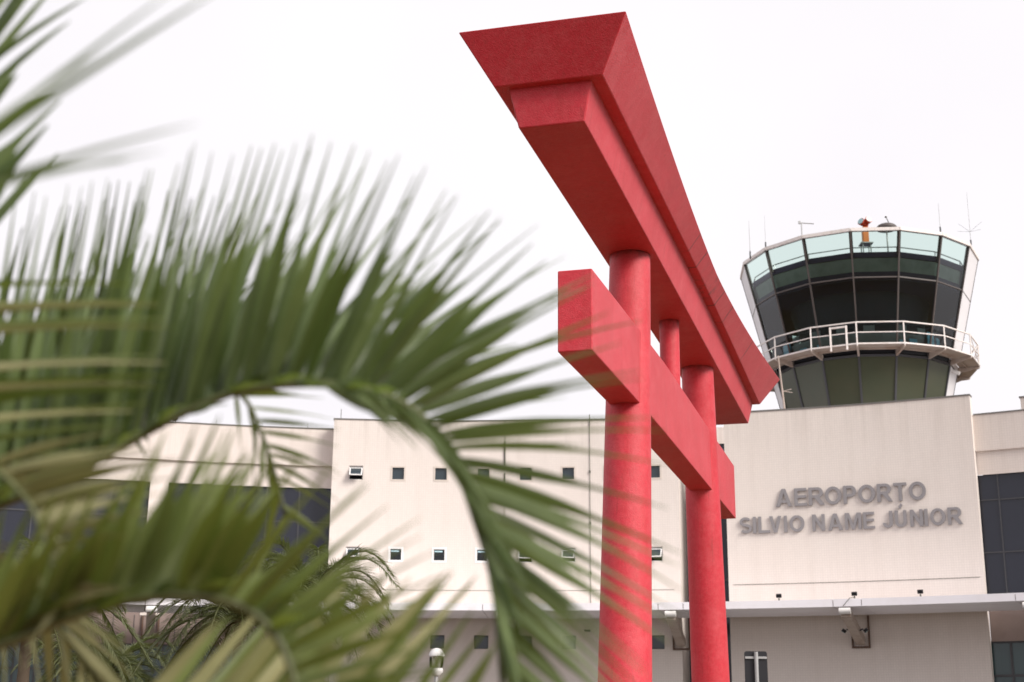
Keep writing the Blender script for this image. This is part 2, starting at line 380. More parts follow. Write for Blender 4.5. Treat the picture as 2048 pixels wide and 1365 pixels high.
# ------------------------------------------------------------------ ground
def sheet(name, m, pts, z):
    b = MB(); b.face([(x, y, z) for x, y in pts]); return tag(b.build(name, m), kind='structure')
sheet('ground', 'lawn', [(-1500, -1500), (1500, -1500), (1500, 1500), (-1500, 1500)], 0.0)
def ring_sheet(name, m, r0, r1, z, p0=-0.95, p1=0.95):
    b = MB(); n = 60
    for i in range(n):
        a, c = p0 + (p1 - p0) * i / n, p0 + (p1 - p0) * (i + 1) / n
        b.face([arc_pt(r0, a, z), arc_pt(r0, c, z), arc_pt(r1, c, z), arc_pt(r1, a, z)])
    return tag(b.build(name, m), kind='structure')
ring_sheet('road', 'asphalt', 32.0, 41.0, 0.004)
b = MB(); b.arcbox(41.0, 48.2, -0.9, 0.9, -0.05, 0.13); tag(b.build('pavement', 'concrete'), kind='structure')
b = MB()
for i in range(24):
    p = -0.8 + i * 0.066; b.arcbox(36.42, 36.56, p, p + 0.03, 0.006, 0.009)
tag(b.build('road_marking', 'marking'), kind='structure')
sheet('path', 'paving', [(-2.2, 1.0), (7, 1.0), (7, 31), (-2.2, 31)], 0.004)

# ------------------------------------------------------------------ torii gate
YAW = 0.27391
TO = Vector((2.4127, 21.0035, 0)); TU = Vector((-math.sin(YAW), -math.cos(YAW), 0)); TV = Vector((math.cos(YAW), -math.sin(YAW), 0))
def tp(u, v, z): return TO + TU * u + TV * v + Vector((0, 0, z + EYE))
gate = thing('torii_gate', TO, 'red torii gate of rough plaster with two round pillars and a curved top', 'gate')
def beam_lathe(secs):
    """sections across the beam: (u, half width bottom, half width top, z bottom, z top) -> closed solid"""
    b = MB(); vs = []; fs = []
    for u, wb_, wt_, zb, zt in secs: vs += [tp(u[0], -wb_, zb), tp(u[0], wb_, zb), tp(u[1], wt_, zt), tp(u[1], -wt_, zt)]
    n = len(secs)
    for i in range(n - 1):
        a, c = 4 * i, 4 * i + 4
        for k in range(4): fs.append((a + k, a + (k + 1) % 4, c + (k + 1) % 4, c + k))
    fs += [(0, 1, 2, 3), tuple(4 * n - 4 + k for k in (3, 2, 1, 0))]
    b.mesh(vs, fs); return b
secs = []
for i in range(33):
    t = i / 32.0
    ub = 7.62 + (-7.72 - 7.62) * t; ut = 7.915 + (-8.10 - 7.915) * t
    s_ = abs(2 * t - 1)
    rise = (0.245 if t < 0.5 else 0.30) * s_ ** 1.55
    zt = 7.015 + rise
    zb = 6.795 - 0.075 * s_ ** 1.5
    wb_ = 0.586
    k = 0.60 if t < 0.5 else 0.60 + 0.08 * s_
    secs.append(((ub, ut), wb_, wb_ + k * (zt - 6.73), zb, zt))
bevel(beam_lathe(secs).build('top_lintel', 'redtop', gate), 0.012)
secs = []
for i in range(9):
    t = i / 8.0
    secs.append(((7.46 + (-7.52 - 7.46) * t, 7.545 + (-7.66 - 7.545) * t), 0.358, 0.474, 6.29, 6.84))
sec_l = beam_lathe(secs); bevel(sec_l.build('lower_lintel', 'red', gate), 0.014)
secs = []
for i in range(9):
    t = i / 8.0; u = 6.40 + (-6.22 - 6.40) * t
    zt = 5.03 + 0.16 * min(1, t / 0.35); zb = 4.10 + 0.07 * min(1, t / 0.3)
    secs.append(((u, u), 0.194, 0.194, zb, zt))
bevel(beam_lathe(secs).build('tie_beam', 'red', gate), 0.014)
def pillar(sgn, a, lean, r0, r1):
    b = MB(); pts = []; rd = []
    for i in range(25):
        z = 6.33 - (6.33 + EYE + 0.1) * i / 24
        dz = 6.28 - z; pts.append(tp(sgn * (a + lean * dz), 0, z)); rd.append(r0 + r1 * dz)
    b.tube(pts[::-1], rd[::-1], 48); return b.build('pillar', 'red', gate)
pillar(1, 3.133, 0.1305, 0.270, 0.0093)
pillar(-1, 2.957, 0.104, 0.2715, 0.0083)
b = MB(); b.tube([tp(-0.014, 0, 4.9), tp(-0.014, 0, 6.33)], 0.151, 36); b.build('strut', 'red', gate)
for sgn, u in ((1, 4.17), (-1, 3.78)):
    b = MB(); b.lathe(tp(sgn * u, 0, -EYE - 0.02), [(0.62, 0), (0.62, 0.22), (0.55, 0.3)], 36, False); b.build('footing', 'wall2', gate)

# ------------------------------------------------------------------ terminal building
term = thing('airport_terminal', arc_pt(AR, 0, 0), 'long cream curved terminal building with flat roof and canopy', 'building')
def P(x, y, rad=AR): return arc_px(x, y, rad)[0]
def Z(x, y, rad=AR): return arc_px(x, y, rad)[1]
RL = AR + 0.99                      # left wing stands a little back
RR = AR + 0.45
RK = AR + 2.9
zC = 13.744 + EYE; zS = 13.82 + EYE; zW = 13.47 + EYE
zCanB, zCanT = 5.142 + EYE, 5.43 + EYE
pC0, pC1 = P(668.6, 839), P(1357, 972)
pS0, pS1 = P(1447.5, 862), P(1939, 797)
pEndL, pEndR = P(-420, 900), P(2420, 900)
# --- small square windows of the middle block
xs = [712, 796.5, 882, 967, 1051.5, 1136.5, 1222, 1308]
hw = 0.305
zA = (Z(797, 961.5), Z(797, 933.4)); zB = (Z(793, 1124), Z(793, 1095)); zB3 = (Z(1137, 1299), Z(1137, 1271.5))
wins = []
for i, x in enumerate(xs):
    p = P(x, 946)
    for row, (a, c) in enumerate((zA, zB, zB3)):
        if row == 2 and i in (0, 1): continue
        wins.append((i, row, p, a, c))
holes = [(p - hw / AR, p + hw / AR, a, c) for _, _, p, a, c in wins]
b = MB(); b.arcwall(AR, pC0, pC1, 0, zC, holes)
def endwall(b, p, r0, r1, z0, z1):
    b.face([arc_pt(r0, p, z0), arc_pt(r1, p, z0), arc_pt(r1, p, z1), arc_pt(r0, p, z1)], [(0, z0), (r1 - r0, z0), (r1 - r0, z1), (0, z1)])
endwall(b, pC0, AR, AR + 12, 0, zC); endwall(b, pC1, AR, AR + 12, 0, zC)
b.build('wall', 'wall', term)
b = MB(); b.arcbox(AR + 0.55, AR + 12, pC0 + 0.003, pC1 - 0.003, 0, zC - 0.35); b.build('inner_block', 'black', term)
b = MB(); b.arcbox(AR - 0.03, AR + 0.3, pC0 - 0.0006, pC1 + 0.0006, zC, zC + 0.05); b.build('coping', 'coping', term)
b = MB(); b.arcbox(AR + 0.31, AR + 12.1, pC0, pC1, zC - 0.34, zC - 0.1); b.build('roof', 'fascia', term)
def frame_loop(b, rad, p, z0, z1, half, w, dep):
    for sg in (-1, 1):
        a = p + sg * (half - w / 2) / rad
        c = arc_pt(rad + dep / 2, a, (z0 + z1) / 2)
        T = Vector((math.cos(p), -math.sin(p), 0)); Nn = Vector((math.sin(p), math.cos(p), 0))
        b.box(c, w, dep, z1 - z0, (T, Nn, Vector((0, 0, 1))))
    for z in (z0 + w / 2, z1 - w / 2):
        b.box(arc_pt(rad + dep / 2, p, z), 2 * half - 2 * w - 0.004, dep, w, (T, Nn, Vector((0, 0, 1))))
openw = {(0, 0), (0, 1), (4, 1), (5, 1), (7, 1)}
for i, row, p, a, c in wins:
    fr = MB(); T = Vector((math.cos(p), -math.sin(p), 0)); Nn = Vector((math.sin(p), math.cos(p), 0)); U = Vector((0, 0, 1))
    if (i, row) in openw:
        frame_loop(fr, AR + 0.06, p, a + 0.004, c - 0.004, hw - 0.004, 0.03, 0.06)
        w = fr.build('window', 'frame', term)
        top = arc_pt(AR - 0.02, p, c - 0.10); tilt = R(42)
        dwn = (-U * math.cos(tilt) - Nn * math.sin(tilt)); nn = dwn.cross(T).normalized(); h = 0.50
        sb = MB(); hh = hw - 0.03
        for sg in (-1, 1): sb.box(top + dwn * h / 2 + T * sg * (hh - 0.022), 0.045, 0.035, h, (T, nn, dwn))
        for q in (0.022, h - 0.022): sb.box(top + dwn * q, 2 * hh - 0.094, 0.035, 0.045, (T, nn, dwn))
        sb.build('sash', 'frame', w)
        pb = MB(); pb.box(top + dwn * h / 2, 2 * hh - 0.09, 0.008, h - 0.09, (T, nn, dwn)); pb.build('pane', 'pane', w)
    else:
        frame_loop(fr, AR + (-0.015 if row < 2 else 0.14), p, a - (0.02 if row < 2 else -.004), c + (0.02 if row < 2 else -.004), hw + (0.02 if row < 2 else -.004), (0.095 if row == 1 else 0.07 if row == 0 else 0.035), 0.07)
        w = fr.build('window', ('frame2', 'frame', 'mull')[row], term)
        pb = MB(); pb.box(arc_pt(AR + 0.10 + (0 if row < 2 else 0.09), p, (a + c) / 2), 2 * hw - 0.08, 0.01, c - a - 0.08, (T, Nn, U)); pb.build('pane', 'pane' if row != 1 or i not in (1, 2, 3) else 'clearpane', w)
        if row == 1 and i in (1, 2, 3):
            lb = MB(); lb.box(arc_pt(AR + 0.42, p - 0.06 / AR, c - 0.11), 0.34, 0.10, 0.05, (T, Nn, U)); lb.build('ceiling_lamp', 'tube', w)
# --- left wing
zLed = 11.83 + EYE; zGl = 10.83 + EYE
b = MB()
b.arcwall(RL - 0.12, pEndL, pC0, zLed, zW); b.arcwall(RL, pEndL, pC0, zGl, zLed)
b.arcbox(RL - 0.119, RL + 0.3, pEndL, pC0, zLed - 0.02, zLed)
endwall(b, pEndL, RL, RL + 12, 0, zW)
zPan = Z(200, 1286, RL)
b.build('wall', 'wall2', term)
b = MB(); b.arcbox(RL - 0.15, RL + 0.3, pEndL, pC0 - 0.0008, zW, zW + 0.05)
b.build('coping', 'coping', term)
b = MB(); b.arcbox(RL + 0.31, RL + 12, pEndL, pC0 - 0.001, zW - 0.3, zW - 0.1); b.build('roof', 'fascia', term)
def glazing(p0, p1, rad, z0, z1, material, nv, zs, mw=0.06, mmat='mull', name='curtain_wall'):
    b = MB(); b.arcwall(rad, p0, p1, z0, z1, step=2.5)
    g = b.build(name, material, term); m = MB()
    for i in range(nv + 1):
        p = p0 + (p1 - p0) * i / nv; T = Vector((math.cos(p), -math.sin(p), 0)); Nn = Vector((math.sin(p), math.cos(p), 0))
        m.box(arc_pt(rad - 0.03, p, (z0 + z1) / 2), mw, 0.06, z1 - z0, (T, Nn, Vector((0, 0, 1))))
    for z in zs: m.arcbox(rad - 0.05, rad - 0.002, p0 + 0.0001, p1 - 0.0001, z - mw / 2, z + mw / 2)
    m.build('mullion', mmat, g); return g
pK0, pK1 = P(300, 970, RL), P(338, 970, RL)
glazing(pEndL, pK0, RL + 0.12, zCanT - 0.2, zGl, 'navy', 9, [zGl - 1.5, zGl - 3.3])
glazing(pK1, pC0, RL + 0.12, zCanT - 0.2, zGl, 'navy', 5, [zGl - 1.5, zGl - 3.3])
b = MB(); b.arcbox(RL - 0.02, RL + 0.3, pK0, pK1, zCanT - 0.3, zGl - 0.003); b.build('column', 'wall2', term)
b = MB(); b.arcwall(RL + 0.02, pEndL, pC0, zPan, zCanB + 0.5, step=1.6)
w_ = b.build('panel', 'panel', term)
for i in range(26):
    m = MB(); p = pEndL + (pC0 - pEndL) * (i + 0.5) / 26; T = Vector((math.cos(p), -math.sin(p), 0)); Nn = Vector((math.sin(p), math.cos(p), 0))
    m.box(arc_pt(RL + 0.012, p, (zPan + zCanB) / 2), 0.025, 0.03, zCanB - zPan - 0.01, (T, Nn, Vector((0, 0, 1))))
    m.build('joint', 'mull', w_)
glazing(pEndL, pC0, RL + 0.15, 0, zPan, 'teal', 26, [zPan - 0.03, zPan - 1.1, zPan - 2.4], 0.07)
b = MB(); b.arcbox(RL + 0.4, RL + 12, pEndL + 0.004, pC0 - 0.003, 0, zW - 0.35); b.build('inner_block', 'black', term)
# --- recessed link between the middle block and the sign block
zK = Z(1441, 855, RK); zK2 = Z(1441, 888, RK)
b = MB(); b.arcwall(RK, pC1, pS0, zK2, zK); b.build('wall', 'wall2', term)
glazing(pC1, pS0, RK + 0.1, 0, zK2, 'navy', 2, [zCanT + 1.6, 3.2, 1.9], 0.08)
b = MB(); b.arcbox(RK + 0.2, RK + 9, pC1 + 0.001, pS0 - 0.001, 0, zK - 0.1); b.build('inner_block', 'black', term)
# --- sign block: a tall thin screen wall with the lower body behind it
zR1 = Z(1990, 828, RR); zR2 = Z(1990, 900, RR); zR3 = Z(1990, 948.5, RR)
b = MB(); b.arcwall(AR, pS0, pS1, 0, zS); endwall(b, pS0, AR, AR + 0.4, 0, zS); endwall(b, pS1, AR, AR + 0.4, 0, zS)
b.arcwall(AR + 0.4, pS0, pS1, 0, zS)
endwall(b, pS0, AR + 0.4, AR + 9, 0, zR1 - 0.4)
b.build('wall', 'wall', term)
b = MB(); b.arcbox(AR - 0.03, AR + 0.43, pS0 - 0.0006, pS1 + 0.0006, zS, zS + 0.055); b.build('coping', 'coping', term)
b = MB(); b.arcbox(AR + 0.41, AR + 9, pS0, pS1, zR1 - 0.6, zR1 - 0.4); b.build('roof', 'fascia', term)
# --- right wing
b = MB(); b.arcwall(RR - 0.10, pS1, pEndR, zR2, zR1); b.arcwall(RR, pS1, pEndR, zR3, zR2)
b.arcbox(RR - 0.099, RR + 0.2, pS1, pEndR, zR2 - 0.02, zR2); b.build('wall', 'wall2', term)
b = MB(); b.arcbox(RR - 0.13, RR + 0.3, pS1 + 0.0008, pEndR, zR1, zR1 + 0.05); b.build('coping', 'coping', term)
b = MB(); b.arcbox(RR + 0.31, RR + 11, pS1, pEndR, zR1 - 0.3, zR1 - 0.1); b.build('roof', 'fascia', term)
zV = [Z(2020, 997, RR), Z(2020, 1103, RR)]
pv = P(2003, 1050, RR + 0.1); dpv = P(2092, 1050, RR + 0.1) - pv
glazing(pv - dpv, pv + 5 * dpv, RR + 0.12, zCanT - 0.2, zR3, 'navy', 6, zV, 0.05, 'mull')
zLw = Z(2010, 1283, RR)
b = MB(); b.arcwall(RR + 0.02, pS1, pEndR, zLw, zCanB + 0.5); b.build('panel', 'panel', term)
pv = P(2025, 1330, RR + 0.1)
glazing(pv - 2 * dpv, pv + 5 * dpv, RR + 0.12, 0, zLw, 'teal', 14, [zLw - 0.02, zLw - 1.3, zLw - 2.7], 0.09)
b = MB(); b.arcbox(RR + 0.4, RR + 11, pS1 + 0.003, pEndR - 0.003, 0, zR1 - 0.35); b.build('inner_block', 'black', term)
pT = P(2041, 800, AR + 0.6); zT = Z(2044, 796, AR + 0.6)
b = MB(); b.arcbox(AR + 0.55, AR + 4, pT, pT + 0.06, zR2 + 0.4, zT); b.build('stair_tower', 'wall2', term)
b = MB(); b.arcbox(AR + 0.52, AR + 4.03, pT - 0.001, pT + 0.061, zT, zT + 0.05); b.build('coping', 'coping', term)
# --- canopy in segments, a shadow gap at each joint
b = MB(); brk = [pEndL] + [P(x, 1212, AR - 4) for x in (-180, 110, 290, 370, 640, 965, 1042, 1316, 1366, 1666, 1723, 2032)] + [pEndR]
for a, c in zip(brk, brk[1:]):
    b.arcbox(AR - 4.0, AR - 0.25, a + 0.0003, c - 0.0003, zCanB, zCanT)
can = b.build('canopy', 'fascia', term)
b = MB(); b.arcbox(AR - 3.96, AR - 0.26, pEndL, pEndR, zCanB + 0.05, zCanT - 0.05); b.build('canopy_core', 'rust', can)
b = MB(); b.arcbox(AR - 0.249, AR - 0.003, pEndL, pEndR, zCanB + 0.06, zCanT - 0.06); b.build('wall_plate', 'strut', can)
for x in (-50, 303, 650, 1005, 1341, 1690, 2060):
    p = P(x, 1222, AR - 3.9); T = Vector((math.cos(p), -math.sin(p), 0)); Nn = Vector((math.sin(p), math.cos(p), 0)); U = Vector((0, 0, 1))
    a0 = arc_pt(AR - 3.75, p, zCanB - 0.22); rad_w = AR if x > 660 else RL
    a1 = arc_pt(rad_w - 0.12, p, zCanB - 1.02)
    b = MB(); d = (a1 - a0).normalized(); nrm = T.cross(d).normalized()
    b.box((a0 + a1) / 2, 0.36, 0.30, (a1 - a0).length, (T, nrm, d))
    br_ = b.build('bracket', 'strut', term)
    b = MB(); c0 = arc_pt(AR - 3.92, p, zCanB - 0.155)
    b.tube([c0 - T * 0.215, c0 + T * 0.215], 0.125, 20); b.build('cap', 'white', br_)
    b = MB()
    zt_, zb_ = zCanB - 0.02, zCanB - 1.30
    for sg in (-0.33, 0.33): b.box(arc_pt(rad_w - 0.06, p + sg / rad_w, (zt_ + zb_) / 2), 0.07, 0.09, zt_ - zb_, (T, Nn, U))
    b.box(arc_pt(rad_w - 0.055, p, zb_ + 0.04), 0.59, 0.08, 0.08, (T, Nn, U))
    b.build('wall_frame', 'rust', br_)
# --- lightning cables and the thin seam line along the walls
def cable(pts, r_=0.018, name='cable'):
    b = MB(); b.tube(pts, r_, 6); b.build(name, 'cable', term)
for x, ylist in ((1010, ((842, 884, .012), (884, 932, .035), (946, 965, .03), (990, 1006, .03), (1006, 1182, .01))), (1179.5, ((830, 853, .022), (853, 1208, .012)))):
    p = P(x, 900, AR)
    for y0, y1, r_ in ylist: cable([arc_pt(AR - 0.03, p, Z(x, y0)), arc_pt(AR - 0.03, p, Z(x, y1))], r_)
p = P(1179.5, 900, AR)
for y in (944, 1047, 1147):
    b = MB(); b.box(arc_pt(AR - 0.03, p, Z(1180, y)), 0.07, 0.05, 0.12); b.build('cable_clip', 'cable', term)
b = MB(); b.box(arc_pt(AR - 0.12, p - 0.003, Z(1180, 1262)), 0.26, 0.2, 0.08); b.build('wall_hook', 'cable', term)
zD = 6.34 + EYE
cable([arc_pt(AR - 0.01, pC0 + (pC1 - 0.006 - pC0) * i / 30, zD) for i in range(31)], 0.007, 'seam_wire')
zG = 6.495 + EYE
cable([arc_pt(AR - 0.01, pS0 + 0.004 + (pS1 - pS0 - 0.007) * i / 20, zG) for i in range(21)], 0.010, 'seam_wire')
for i in range(11):
    p = pEndL + (pC0 - pEndL) * (i + .4) / 11; b = MB(); b.tube([arc_pt(RL, p, zW + 0.05), arc_pt(RL, p, zW + 0.24)], 0.009, 5); b.build('lightning_rod', 'cable', term)
p = P(682, 830); b = MB(); b.tube([arc_pt(AR + .1, p, zC + .05), arc_pt(AR + .1, p, zC + .5)], 0.014, 5); b.build('lightning_rod', 'cable', term)

# ------------------------------------------------------------------ lettering
sign = thing('wall_lettering', arc_pt(AR, P(1700, 1000), Z(1700, 1070)), 'grey raised metal letters AEROPORTO SILVIO NAME JÚNIOR on the cream wall', 'lettering')
def outline(ch, W, H):
    """outline loops (outer first, then holes) of one bold capital, W x H metres"""
    t = 0.19 * H
    def arc(cx, cy, rx, ry, a0, a1, n=14): return [(cx + rx * math.cos(R(a0 + (a1 - a0) * i / n)), cy + ry * math.sin(R(a0 + (a1 - a0) * i / n))) for i in range(n + 1)]
    if ch == 'I': return [[(0, 0), (W, 0), (W, H), (0, H)]]
    if ch == 'L': return [[(0, 0), (W, 0), (W, t * .85), (t, t * .85), (t, H), (0, H)]]
    if ch == 'T': return [[(W / 2 - t / 2, 0), (W / 2 + t / 2, 0), (W / 2 + t / 2, H - t * .85), (W, H - t * .85), (W, H), (0, H), (0, H - t * .85), (W / 2 - t / 2, H - t * .85)]]
    if ch == 'E':
        h = t * .82; m0, m1 = H * .52 - h / 2, H * .52 + h / 2
        return [[(0, 0), (W, 0), (W, h), (t, h), (t, m0), (W * .93, m0), (W * .93, m1), (t, m1), (t, H - h), (W * .97, H - h), (W * .97, H), (0, H)]]
    if ch == 'V': return [[(W / 2 - t * .55, 0), (W / 2 + t * .55, 0), (W, H), (W - t * 1.1, H), (W / 2, t * 1.25), (t * 1.1, H), (0, H)]]
    if ch == 'A':
        ya = H - t * 1.25; xi = lambda y: t * 1.1 + (W / 2 - t * 1.1) * y / ya
        y0, y1 = H * .20, H * .20 + t * .8
        return [[(0, 0), (t * 1.1, 0), (xi(y0), y0), (W - xi(y0), y0), (W - t * 1.1, 0), (W, 0), (W / 2 + t * .58, H), (W / 2 - t * .58, H)], [(xi(y1), y1), (W / 2, ya), (W - xi(y1), y1)]]
    if ch == 'N': return [[(0, 0), (t, 0), (t, H * .64), (W - t * 1.05, 0), (W, 0), (W, H), (W - t, H), (W - t, H * .36), (t * 1.05, H), (0, H)]]
    if ch == 'M': return [[(0, 0), (t * .9, 0), (t * .9, H * .74), (W / 2 - t * .45, 0), (W / 2 + t * .45, 0), (W - t * .9, H * .74), (W - t * .9, 0), (W, 0), (W, H), (W - t * 1.35, H), (W / 2, H * .30), (t * 1.35, H), (0, H)]]
    if ch == 'O': return [arc(W / 2, H / 2, W / 2, H / 2, 0, 351, 39), arc(W / 2, H / 2, W / 2 - t, H / 2 - t * .88, 0, 351, 39)]
    if ch in 'PR':
        yb = H * (.37 if ch == 'P' else .41); ry = (H - yb) / 2; rx = min(ry, W * .42); cx = W * (.99 if ch == 'P' else .93) - rx; h = t * .82
        bowl = arc(cx, yb + ry, rx, ry, -90, 90); hole = [(t, yb + h)] + arc(cx, yb + ry, rx - t, ry - h, -90, 90) + [(t, H - h)]
        if ch == 'P': return [[(0, 0), (t, 0), (t, yb)] + bowl + [(0, H)], hole]
        return [[(0, 0), (t, 0), (t, yb), (W * .36, yb), (W - t * 1.2, 0), (W, 0), (cx + rx * .35, yb + .01)] + bowl[4:] + [(0, H)], hole]
    if ch == 'U':
        r_ = W / 2; return [[(0, H)] + arc(r_, r_ * .95, r_, r_ * .95, 180, 360, 20) + [(W, H), (W - t, H)] + arc(r_, r_ * .95, r_ - t, r_ * .95 - t * .88, 360, 180, 20) + [(t, H)]]
    if ch == 'J':
        r_ = W / 2; return [arc(r_, r_ * .95, r_, r_ * .95, 172, 360, 20) + [(W, H), (W - t, H)] + arc(r_, r_ * .95, r_ - t, r_ * .95 - t * .88, 360, 172, 20)]
    if ch == 'S':
        rx, ry = (W - t) / 2, (H - t) / 4; c = arc(W / 2, H - t / 2 - ry, rx * .96, ry, 35, 270, 26) + arc(W / 2, t / 2 + ry, rx, ry, 90, -145, 26)[1:]
        lo, hi = [], []
        for k, p in enumerate(c):
            a, e = c[max(k - 1, 0)], c[min(k + 1, len(c) - 1)]; dx, dy = e[0] - a[0], e[1] - a[1]; q = math.hypot(dx, dy); nx, ny = -dy / q * t * .43, dx / q * t * .43
            lo.append((p[0] + nx, p[1] + ny)); hi.append((p[0] - nx, p[1] - ny))
        return [lo + hi[::-1]]
def glyph(ch, W, H, depth):
    cu = bpy.data.curves.new('glyph', 'CURVE'); cu.dimensions = '2D'; cu.fill_mode = 'BOTH'; cu.extrude = depth / 2
    for loop in outline(ch, W, H):
        sp = cu.splines.new('POLY'); sp.points.add(len(loop) - 1); sp.use_cyclic_u = True
        for p_, (x, y) in zip(sp.points, loop): p_.co = (x, y, 0, 1)
    o = bpy.data.objects.new('glyph', cu); col.objects.link(o)
    dg = bpy.context.evaluated_depsgraph_get(); dg.update()
    me = bpy.data.meshes.new_from_object(o.evaluated_get(dg)); bpy.data.objects.remove(o); bpy.data.curves.remove(cu)
    return me
def s1(x, y): return 1460 + x / 4.096, 940 + y / 4.096
line1 = [('A', 372, 508, 155, 303), ('E', 522, 635, 150, 296), ('R', 642, 775, 146, 288), ('O', 775, 915, 137, 284), ('P', 927, 1038, 133, 278), ('O', 1048, 1192, 122, 270), ('R', 1202, 1332, 115, 263), ('T', 1338, 1450, 106, 254), ('O', 1462, 1608, 98, 248)]
line2 = [('S', 75, 182, 383, 522), ('I', 187, 216, 383, 515), ('L', 230, 328, 380, 512), ('V', 320, 424, 375, 510), ('I', 442, 470, 372, 506), ('O', 485, 613, 366, 503), ('N', 672, 780, 365, 500), ('A', 800, 925, 358, 495), ('M', 940, 1078, 353, 491), ('E', 1088, 1190, 346, 484), ('J', 1250, 1335, 345, 482), ('U', 1350, 1450, 337, 474), ('N', 1474, 1585, 330, 470), ('I', 1593, 1622, 326, 465), ('O', 1638, 1768, 320, 461), ('R', 1782, 1908, 315, 455)]
RS = AR - 0.06; cache = {}
for ln in (line1, line2):
    zz = []
    for ch, x0, x1, y0, y1 in ln:
        xa, ya = s1((x0 + x1) / 2, y0); _, yb = s1(0, y1); zz.append((Z(xa, yb, RS), Z(xa, ya, RS)))
    zb = sum(z[0] for z in zz) / len(zz); zt = sum(z[1] for z in zz) / len(zz)
    for ch, x0, x1, y0, y1 in ln:
        pa, pb = P(s1(x0, 0)[0], s1(0, (y0 + y1) / 2)[1], RS), P(s1(x1, 0)[0], s1(0, (y0 + y1) / 2)[1], RS)
        pm = (pa + pb) / 2; W = (pb - pa) * RS * (.96 if ch not in 'IE' else .92); T = Vector((math.cos(pm), -math.sin(pm), 0)); Nn = Vector((math.sin(pm), math.cos(pm), 0))
        c = arc_pt(RS, pm, 0); oo = Vector(sign['_o']); H = zt - zb
        me = glyph(ch, W, H, 0.07)
        for v in me.vertices: v.co = c + T * (v.co.x - W / 2) + Vector((0, 0, zb + v.co.y)) - Nn * v.co.z - oo
        me.materials.clear(); me.materials.append(M['letter'])
        o = bpy.data.objects.new('letter', me); col.objects.link(o); o.parent = sign
        if ch == 'U':
            q = MB(); e = c + T * (0.02) - Nn * 0.0 + Vector((0, 0, zt + 0.06))
            Xd = (T * 0.45 + Vector((0, 0, 1)) * 0.9).normalized(); Yd = Xd.cross(Nn).normalized()
            q.box(e + Vector((0, 0, 0.11)), 0.19, 0.13, 0.085, (Xd, Nn, Yd)); q.build('accent', 'letter', sign)

# ------------------------------------------------------------------ control tower
TWX, TWY, PH, ST = 18.359, 72.0, R(-16.2754), R(22.5)
TC = Vector((TWX, TWY, 0))
tower = thing('control_tower', TC, 'airport control tower with slanted dark glass cab and round railed walkway', 'tower')
def cone_r(z): return 5.569 + (z - EYE - 22.299) * 0.2438
def tw(k, r_, z): a = PH + k * ST; return Vector((TWX + r_ * math.sin(a), TWY - r_ * math.cos(a), z))
zt_rim, z_mid, z_deck, z_sk0, z_sk1 = 24.53 + EYE, 22.30 + EYE, 18.86 + EYE, 18.66 + EYE, 16.2 + EYE
def twface(b, k0, k1, z0, z1, off=0.0, thick=0.0):
    q = [tw(k0, cone_r(z0) + off, z0), tw(k1, cone_r(z0) + off, z0), tw(k1, cone_r(z1) + off, z1), tw(k0, cone_r(z1) + off, z1)]
    if thick:
        b.hexa([q[0], q[1], tw(k1, cone_r(z0) + off - thick, z0), tw(k0, cone_r(z0) + off - thick, z0)],
               [q[3], q[2], tw(k1, cone_r(z1) + off - thick, z1), tw(k0, cone_r(z1) + off - thick, z1)])
    else: b.face(q)
glass_k = list(range(-3, 3)) + list(range(5, 12))
for k in glass_k:
    b = MB(); twface(b, k, k + 1, z_deck + 0.05, zt_rim); b.build('window', 'cab', tower)
    b = MB(); twface(b, k, k + 1, 15.0 + EYE, z_sk0 - 0.1); b.build('skirt_panel', 'olive', tower)
for k in (-4, 3, 4):
    b = MB(); twface(b, k, k + 1, 15.0 + EYE, zt_rim, 0.04, 0.12); recalc(b.build('side_panel', 'towerw', tower))
b = MB()
for k in range(16):
    for (z0, z1) in ((z_deck + .02, zt_rim),):
        b.bar(tw(k, cone_r(z0) + 0.02, z0), tw(k, cone_r(z1) + 0.02, z1), 0.075, 0.08, tw(k, 1, 0) - tw(k, 0, 0))
    b.bar(tw(k, cone_r(23.4 + EYE) - 0.06, 23.4 + EYE), tw(k, cone_r(zt_rim) - 0.06, zt_rim), 0.17, 0.07, tw(k, 1, 0) - tw(k, 0, 0))
b.build('mullion', 'mull2', tower)
b = MB()
for k in range(16): b.bar(tw(k, cone_r(15 + EYE) + 0.02, 15 + EYE), tw(k, cone_r(z_deck) + 0.0, z_deck - .05), 0.10, 0.08, tw(k, 1, 0) - tw(k, 0, 0))
b.build('skirt_mullion', 'mull', tower)
def ringbar(b, r_, z, w, h, ks=range(16)):
    for k in ks: b.bar(tw(k, r_, z), tw(k + 1, r_, z), w, h)
b = MB(); ringbar(b, cone_r(zt_rim) + 0.0, zt_rim + 0.07, 0.20, 0.16); b.build('rim', 'rail', tower)
b = MB(); ringbar(b, cone_r(z_mid) + 0.01, z_mid, 0.07, 0.07); b.build('transom', 'mull2', tower)
b = MB(); ringbar(b, cone_r(z_sk0) - 0.02, z_sk0 - 0.10, 0.08, 0.12); b.build('skirt_head', 'mull', tower)
def disc(b, r_, z0, z1):
    b.lathe((TWX, TWY, 0), [(r_, z0), (r_, z1)], 48, False)
def twring(name, m, ro, z0, z1):
    b = MB(); vs0 = [tw(k, cone_r(z0) - ro, z0) for k in range(16)]; vs1 = [tw(k, cone_r(z1) - ro, z1) for k in range(16)]
    b.mesh(vs0 + vs1, [(k, (k + 1) % 16, 16 + (k + 1) % 16, 16 + k) for k in range(16)] + [tuple(range(16))[::-1], tuple(range(16, 32))])
    return b.build(name, m, tower)
twring('roof', 'slab', 0.16, 23.30 + EYE, 23.56 + EYE)
twring('blind_band', 'blind', 0.22, 22.62 + EYE, 23.296 + EYE)
twring('ceiling_edge', 'slab', 0.17, 22.20 + EYE, 22.616 + EYE)
